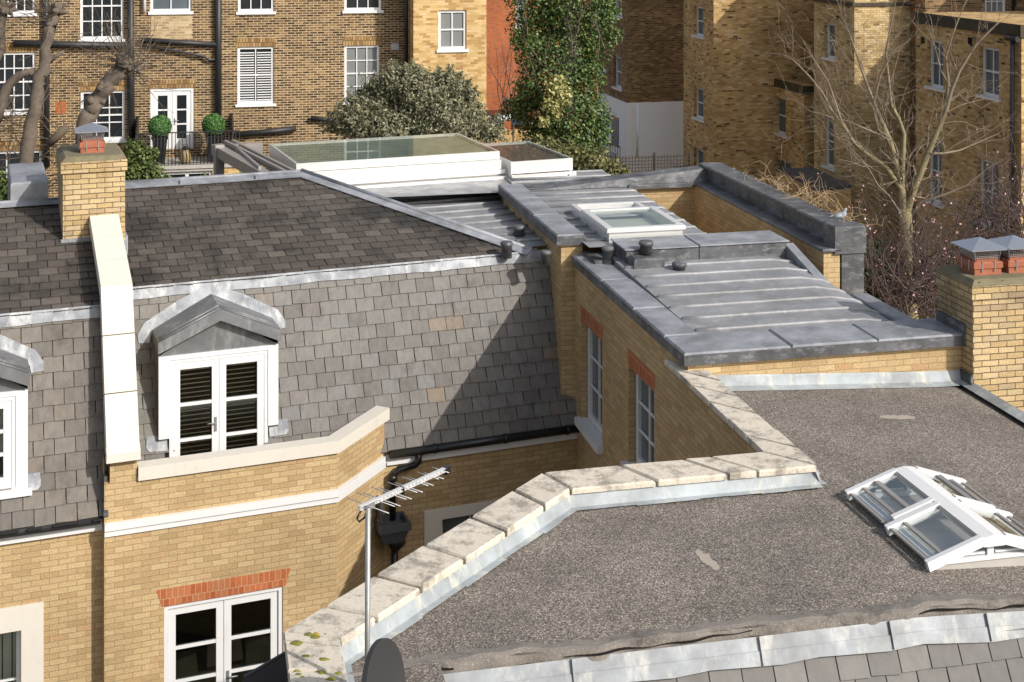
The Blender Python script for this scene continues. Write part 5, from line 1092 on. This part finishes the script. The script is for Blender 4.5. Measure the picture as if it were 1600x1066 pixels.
# ivy column
ip = at_y(880, 130, 43.5); t = vthing('ivy_clad_tree', 'tall column of dense dark green ivy in front of red brick house', 'tree', ip); bl = []
for x, y, r_ in ((850, -20, 1.3), (900, -10, 1.2), (840, 40, .85), (890, 45, 1.3), (930, 35, .7), (945, 15, .5), (830, 80, .6), (875, 95, 1.2), (915, 80, .75), (855, 130, .95), (905, 130, .85), (830, 140, .6), (845, 180, .85), (890, 180, 1.1), (925, 175, .6), (850, 215, .8), (900, 225, 1.0), (930, 215, .55), (870, 250, 1.1), (920, 110, .45), (812, 60, .35), (815, 170, .4), (955, 55, .3), (940, 195, .35)):
    p = at_y(x, y, 43.5 + random.uniform(-.5, .5)); bl.append((p[0], p[1], p[2], r_ * 1.03, r_ * .9, r_ * 1.08))
mb = MB(); leaves(mb, bl, 40000, .078, .4, .4, 1.15); mb.build('crown', IVY, t, uv=False)
yb = [(*at_y(x, y, 42.2), r_, r_ * .6, r_ * 1.1) for x, y, r_ in ((868, 135, .35), (880, 150, .3), (862, 160, .3), (872, 178, .2), (850, 190, .2))]
mb = MB(); leaves(mb, yb, 900, .1, .3, .3, 1.2); mb.build('blossom', IVY_Y, t, uv=False)
mb = MB(); mb.path([V(ip[0], ip[1], -GZ), V(ip[0] - .2, ip[1], -8), V(ip[0] + .2, ip[1], -4), V(ip[0], ip[1], 1)], [.45, .4, .32, .2], 10)
for k in range(14): grow(mb, at_y(random.uniform(815, 945), random.uniform(10, 200), 42.7), unit(V(random.uniform(-.8, .3), -.2, 1)), 1.2, .018, 1, .5)
mb.build('trunk', BARK, t)
# low shrubs beside it
sp = at_y(880, 250, 33); t = vthing('olive_shrub', 'low olive green shrub at foot of ivy column', 'shrub', sp)
bl = [(*at_y(x, y, 33 + random.uniform(-.4, .4)), r_, r_ * .8, r_ * .7) for x, y, r_ in ((850, 235, .5), (885, 245, .6), (925, 255, .55), (955, 268, .4), (905, 265, .6), (870, 265, .6), (975, 275, .25))]
mb = MB(); leaves(mb, bl, 5500, .06, .3, .3, 1.8); mb.build('crown', OLIVE, t, uv=False)
mb = MB(); [mb.path([V(sp[0], sp[1], -GZ), V(*b[:3])], [.05, .015], 5) for b in bl]; mb.build('trunk', BARK, t)
ep = at_y(783, 205, 46); t = vthing('evergreen_shrub', 'small dark bush behind the white capped brick pier', 'shrub', ep); q_ = at_y(802, 172, 56)
mb = MB(); leaves(mb, [(q_[0], q_[1], q_[2], .6, .5, .5), (q_[0] + .5, q_[1], q_[2] + .3, .5, .5, .5)], 900, .1, .3, .4); mb.build('crown', DGREEN, t, uv=False); mb = MB(); mb.path([V(q_[0], q_[1], -GZ), q_], [.08, .03], 6)
for k in range(9): grow(mb, q_ + V(random.uniform(-.6, .2), 0, random.uniform(-.2, .5)), unit(V(random.uniform(-.5, .5), 0, 1)), 2.6, .02, 2, .5)
mb.build('trunk', TWIG_R, t)
# climbers by the balcony
cpb = wt.p(e0 + .1, 0, eo + .3); t = vthing('climbing_plant', 'leafy green climber at left end of the balcony', 'climber', cpb)
bl = [(*at_y(x, y, cpb[1]), r_, r_ * .6, r_) for x, y, r_ in ((212, 235, .35), (222, 258, .4), (208, 270, .4), (240, 272, .35), (235, 240, .25), (262, 282, .2), (318, 280, .15), (195, 250, .25))]
mb = MB(); leaves(mb, bl, 2300, .09, .3, .2, 1.2); mb.build('foliage', GREENL, t, uv=False); mb = MB(); [mb.path([V(cpb[0], cpb[1], -GZ), V(*b[:3])], [.03, .01], 5) for b in bl]; mb.build('stem', BARK, t)
lp = at_y(20, 290, 30); t = vthing('evergreen_shrub', 'small green shrub at the left edge behind slate ridge', 'shrub', lp); mb = MB(); leaves(mb, [(lp[0], lp[1], lp[2] - .1, .4, .3, .3), (lp[0] - .4, lp[1], lp[2] + .1, .3, .3, .3)], 900, .08, .3, .2); mb.build('crown', GREENL, t, uv=False); mb = MB(); mb.path([V(lp[0], lp[1], -GZ), lp], [.05, .02], 5); mb.build('trunk', BARK, t)
# pollarded trees
def pollard(label, px, Y, rads, heads, extra=(), ntw=26):
    rads = [r_ * .78 for r_ in rads]; pts = [at_y(x, y, Y) for x, y in px]; t = vthing('pollarded_tree', label, 'tree', pts[0], 'pollarded trees behind the slate roofs')
    mb = MB(); P = [V(pts[0][0], pts[0][1], -GZ)] + pts; n_ = []; r2 = []
    for i in range(len(P) - 1):
        for s_ in np.linspace(0, 1, 7)[:-1]: n_.append(P[i] * (1 - s_) + P[i + 1] * s_ + rng.normal(size=3) * .022); r2.append((([rads[0]] + list(rads))[i] * (1 - s_) + rads[i] * s_) * rng.uniform(.86, 1.16))
    n_.append(P[-1]); r2.append(rads[-1]); mb.path(n_, r2, 12)
    for ex, er in extra: q = [at_y(x, y, Y + .1) for x, y in ex]; mb.path(q, er, 9)
    for k in range(16):
        i_ = int(rng.integers(3, len(n_) - 1)); d = unit(rng.normal(size=3)); r_ = r2[i_] * rng.uniform(.35, .6); c_ = n_[i_] + d * r2[i_] * .75; mb.path([c_, c_ + d * r_ * .5, c_ + d * r_ * .85], [r_, r_ * .8, r_ * .3], 7)
    mb.build('trunk', BARK, t); mb = MB()
    for hx, hy, hr in heads:
        c = at_y(hx, hy, Y)
        for k in range(16): d = unit(rng.normal(size=3)); mb.path([c, c + d * hr * .7, c + d * hr * rng.uniform(.95, 1.3)], [hr * .5, hr * .34, hr * .12], 7)
        for k in range(ntw): d = unit(rng.normal(size=3) + V(0, 0, .5)); grow(mb, c + d * hr * .8, d, rng.uniform(.5, 1.3), .011, 1, .5, .1, 4, 4, (1, 2))
    mb.build('crown', BARK, t, uv=False)
pollard('slender pollarded trunk with knuckled head, leaning right at upper left', [(38, 262), (52, 175), (66, 110), (80, 40), (88, 18)], 31, (.19, .18, .17, .15, .12), [(90, 18, .2), (80, 35, .13)], [([(66, 135), (50, 112), (30, 118), (12, 135), (0, 165), (-8, 190)], [.09, .1, .1, .11, .13, .14]), ([(72, 100), (88, 88), (100, 80)], [.06, .05, .03])], 20)
pollard('pollarded trunk with knuckled head cut by the left picture edge', [(-30, 180), (0, 60), (6, 20)], 31.5, (.2, .17, .12), [(8, 12, .22)], (), 18)
pollard('short thick pollarded limb above the left chimney, leaning right', [(132, 190), (150, 160), (172, 130), (195, 105)], 33, (.26, .25, .23, .16), [(200, 100, .2), (190, 92, .14), (212, 108, .13)], [([(150, 150), (165, 125), (190, 95)], [.1, .1, .08])], 22)
# climber stems and dead wood at left of chimney
dv = at_y(85, 210, 40); t = vthing('dead_climber', 'tangle of bare climber stems against brown terrace wall at left', 'climber', dv); mb = MB()
for k in range(46): grow(mb, at_y(random.uniform(-10, 130), random.uniform(150, 290), 40 + random.uniform(-1, 1)), unit(rng.normal(size=3) * V(1, .3, .7) + V(0, 0, .2)), random.uniform(1, 2), .016, 1, .7, .05)
for k in range(26): grow(mb, at_y(random.uniform(60, 220), random.uniform(60, 140), 41), unit(rng.normal(size=3) * V(1, .1, .7) + V(0, 0, .2)), random.uniform(.8, 1.6), .01, 1, .5, .05)
mb.path([at_y(75, 225, 39), at_y(90, 212, 39), at_y(104, 198, 39)], [.12, .13, .1], 7); mb.build('stems', plain('dark_stem', (.11, .085, .06), .9), t, uv=False)
# bare tree on the right
YT = 27.0; tb = at_y(1420, 500, YT); t = vthing('bare_tree', 'leafless young tree with mossy trunk in front of right hand terraces', 'tree', tb)
mb = MB(); pth = lambda L, dy=0: [at_y(x, y, YT + dy * i / max(1, len(L) - 1)) for i, (x, y) in enumerate(L)]
trunk = [V(tb[0] + .05, tb[1], -GZ)] + pth([(1424, 520), (1420, 470), (1416, 400), (1416, 355), (1414, 325)]); mb.path(trunk, [.17, .16, .15, .135, .125, .12], 12)
limbs = [([(1414, 330), (1408, 290), (1400, 255), (1390, 220), (1378, 190), (1365, 160), (1352, 125), (1345, 95)], .085, .3), ([(1416, 335), (1425, 305), (1438, 272), (1450, 240), (1465, 205), (1478, 175), (1487, 140), (1500, 110), (1525, 70), (1560, 35)], .08, -.4),
         ([(1408, 295), (1385, 262), (1360, 245), (1335, 225), (1315, 190), (1300, 175), (1285, 145), (1265, 120), (1240, 95), (1222, 85)], .05, .6), ([(1412, 350), (1405, 330), (1388, 305), (1372, 290), (1358, 265), (1345, 250)], .03, -.5), ([(1409, 285), (1411, 250), (1413, 210), (1404, 185), (1393, 165), (1388, 120), (1384, 80), (1392, 40), (1400, 0)], .05, .2),
         ([(1425, 305), (1432, 280), (1425, 250), (1440, 228), (1470, 215)], .03, .5), ([(1418, 345), (1440, 315), (1475, 305), (1510, 290), (1545, 262), (1575, 245)], .035, -.6), ([(1450, 240), (1475, 240), (1500, 235), (1530, 222), (1562, 208)], .03, .4), ([(1390, 220), (1360, 205), (1330, 192), (1305, 185), (1270, 175), (1248, 168)], .028, .5),
         ([(1478, 175), (1482, 130), (1478, 90), (1490, 50), (1510, 0)], .035, .1), ([(1352, 125), (1340, 90), (1330, 60), (1322, 40)], .025, .2), ([(1365, 160), (1375, 120), (1395, 80), (1405, 70)], .025, -.2), ([(1315, 190), (1295, 130), (1270, 90), (1255, 65)], .022, .3), ([(1400, 255), (1365, 255), (1330, 262), (1300, 258)], .02, .4), ([(1487, 140), (1470, 110), (1460, 70), (1455, 30)], .022, .2)]
for L, r_, dy in limbs:
    if r_ > .04: mb2 = MB(); PP = pth(L, dy); nP = len(PP); mb2.path(PP[:nP // 2 + 1], [max(.02, r_ * (1 - .82 * i / (nP - 1))) * 1.02 for i in range(nP // 2 + 1)], 8, False); mb2.build('limb', BARK_G, t)
    P = pth(L, dy); n_ = len(P); rr2 = [max(.006, r_ * (1 - .82 * i / (n_ - 1))) for i in range(n_)]; mb.path(P, rr2, 7, False)
    for i in range(1, n_):
        for k in range(3 if r_ > .04 else int(rng.integers(1, 4))):
            s_ = rng.random(); p = P[i - 1] * (1 - s_) + P[i] * s_; d = unit(unit(P[i] - P[i - 1]) + rng.normal(size=3) * .75 + V(0, 0, .25)); grow(mb, p, d, rng.uniform(.5, 1.15), max(.005, rr2[i] * .3), 2, .55, .1, 4, 4, (1, 3), .62, None, .24)
mb.build('branches', TWIG, t, uv=False)
mb = MB(); mb.path(trunk, [.174, .164, .154, .139, .129, .12], 12); mb.build('trunk', BARK_G, t)
# blossom shrubs
def blossom(label, x, y, Y, rx, rz, nst, npet):
    c = at_y(x, y, Y); t = vthing('blossom_shrub', label, 'shrub', c, 'pink flowering shrubs under the bare tree'); mb = MB(); tips = []
    base = V(c[0], c[1], -GZ); mb.path([base, c - UP * rz * .9], [.06, .045], 6)
    for k in range(nst): d = unit(V(rng.normal() * rx, rng.normal() * .4, abs(rng.normal()) * rz * .7 + .2)); grow(mb, c + V(rng.normal() * rx * .35, rng.normal() * .3, -rz * .85 + rng.random() * rz * .8), d, rng.uniform(.7, 1.5), .017, 2, .6, .03, 4, 3, (2, 3), .7, tips, .25)
    mb.build('stems', TWIG_R, t, uv=False); mb = MB()
    for k in rng.choice(len(tips), npet):
        p = tips[k] + rng.normal(size=3) * .05
        for j in range(int(rng.integers(1, 5))): n1 = unit(rng.normal(size=3)); x1 = unit(np.cross(n1, rng.normal(size=3))); y1 = np.cross(n1, x1); s_ = rng.uniform(.01, .022); mb.poly([p - x1 * s_, p - y1 * s_, p + x1 * s_, p + y1 * s_])
    mb.build('blossom', PETAL, t, uv=False)
blossom('pink blossom shrub left of the bare tree trunk', 1385, 440, 25, 1.0, 1.1, 60, 130)
blossom('pink blossom shrub between bare trunk and right chimney', 1465, 420, 25.5, .9, 1.4, 80, 130)
blossom('taller pink blossom shrub behind the right chimney cowls', 1560, 330, 28, 1.2, 1.5, 90, 140)
# dark evergreen beside lead clad wall end, dry climber on the parapet
dp_ = at_y(1352, 440, 26); t = vthing('evergreen_shrub', 'dark glossy evergreen beside lead clad wall end', 'shrub', dp_); mb = MB(); leaves(mb, [(*at_y(x, y, 26), r_, r_, r_) for x, y, r_ in ((1352, 400, .35), (1362, 430, .4), (1345, 460, .35), (1375, 425, .25))], 1600, .1, .3, .3); mb.build('crown', DGREEN, t, uv=False); mb = MB(); mb.path([V(dp_[0], dp_[1], -GZ), dp_], [.06, .03], 6); mb.build('trunk', BARK, t)
dc_ = Q.p(4.15, 6, -4.7); t = vthing('dry_climber', 'straw coloured dry climber stems tangled over lead parapet', 'climber', dc_); mb = MB()
for k in range(95):
    b = rng.uniform(4.0, 7.6); p = Q.p(4.1 + rng.uniform(-.1, .15), b, -4.58 + rng.uniform(-.05, .1)); d = unit(Q.B * rng.normal() + Q.A * rng.normal() * .5 + UP * (abs(rng.normal()) * .3)); grow(mb, p, d, rng.uniform(.25, .6), .006, 1, .6, -.02, 4, 4, (1, 2), .7, None, .32)
for k in range(12): b = rng.uniform(4, 9); mb.path([Q.p(4.2, b, -9), Q.p(4.12, b + .2, -6), Q.p(4.1, b, -4.55)], .012, 5)
mb.build('stems', TWIG_P, t, uv=False)
gp = at_y(1420, 470, 30); t = vthing('garden_hedge', 'low olive hedge at the foot of the bare tree', 'hedge', gp); mb = MB(); leaves(mb, [(gp[0] + dx_, gp[1], gp[2] - .9, .7, .5, .55) for dx_ in (-1.0, -.2, .6, 1.4)], 3200, .08, .3, .3, 1.4); mb.build('foliage', OLIVE, t, uv=False); mb = MB(); mb.path([V(gp[0], gp[1], -GZ), gp - UP], [.08, .05], 5); mb.build('stem', BARK, t)
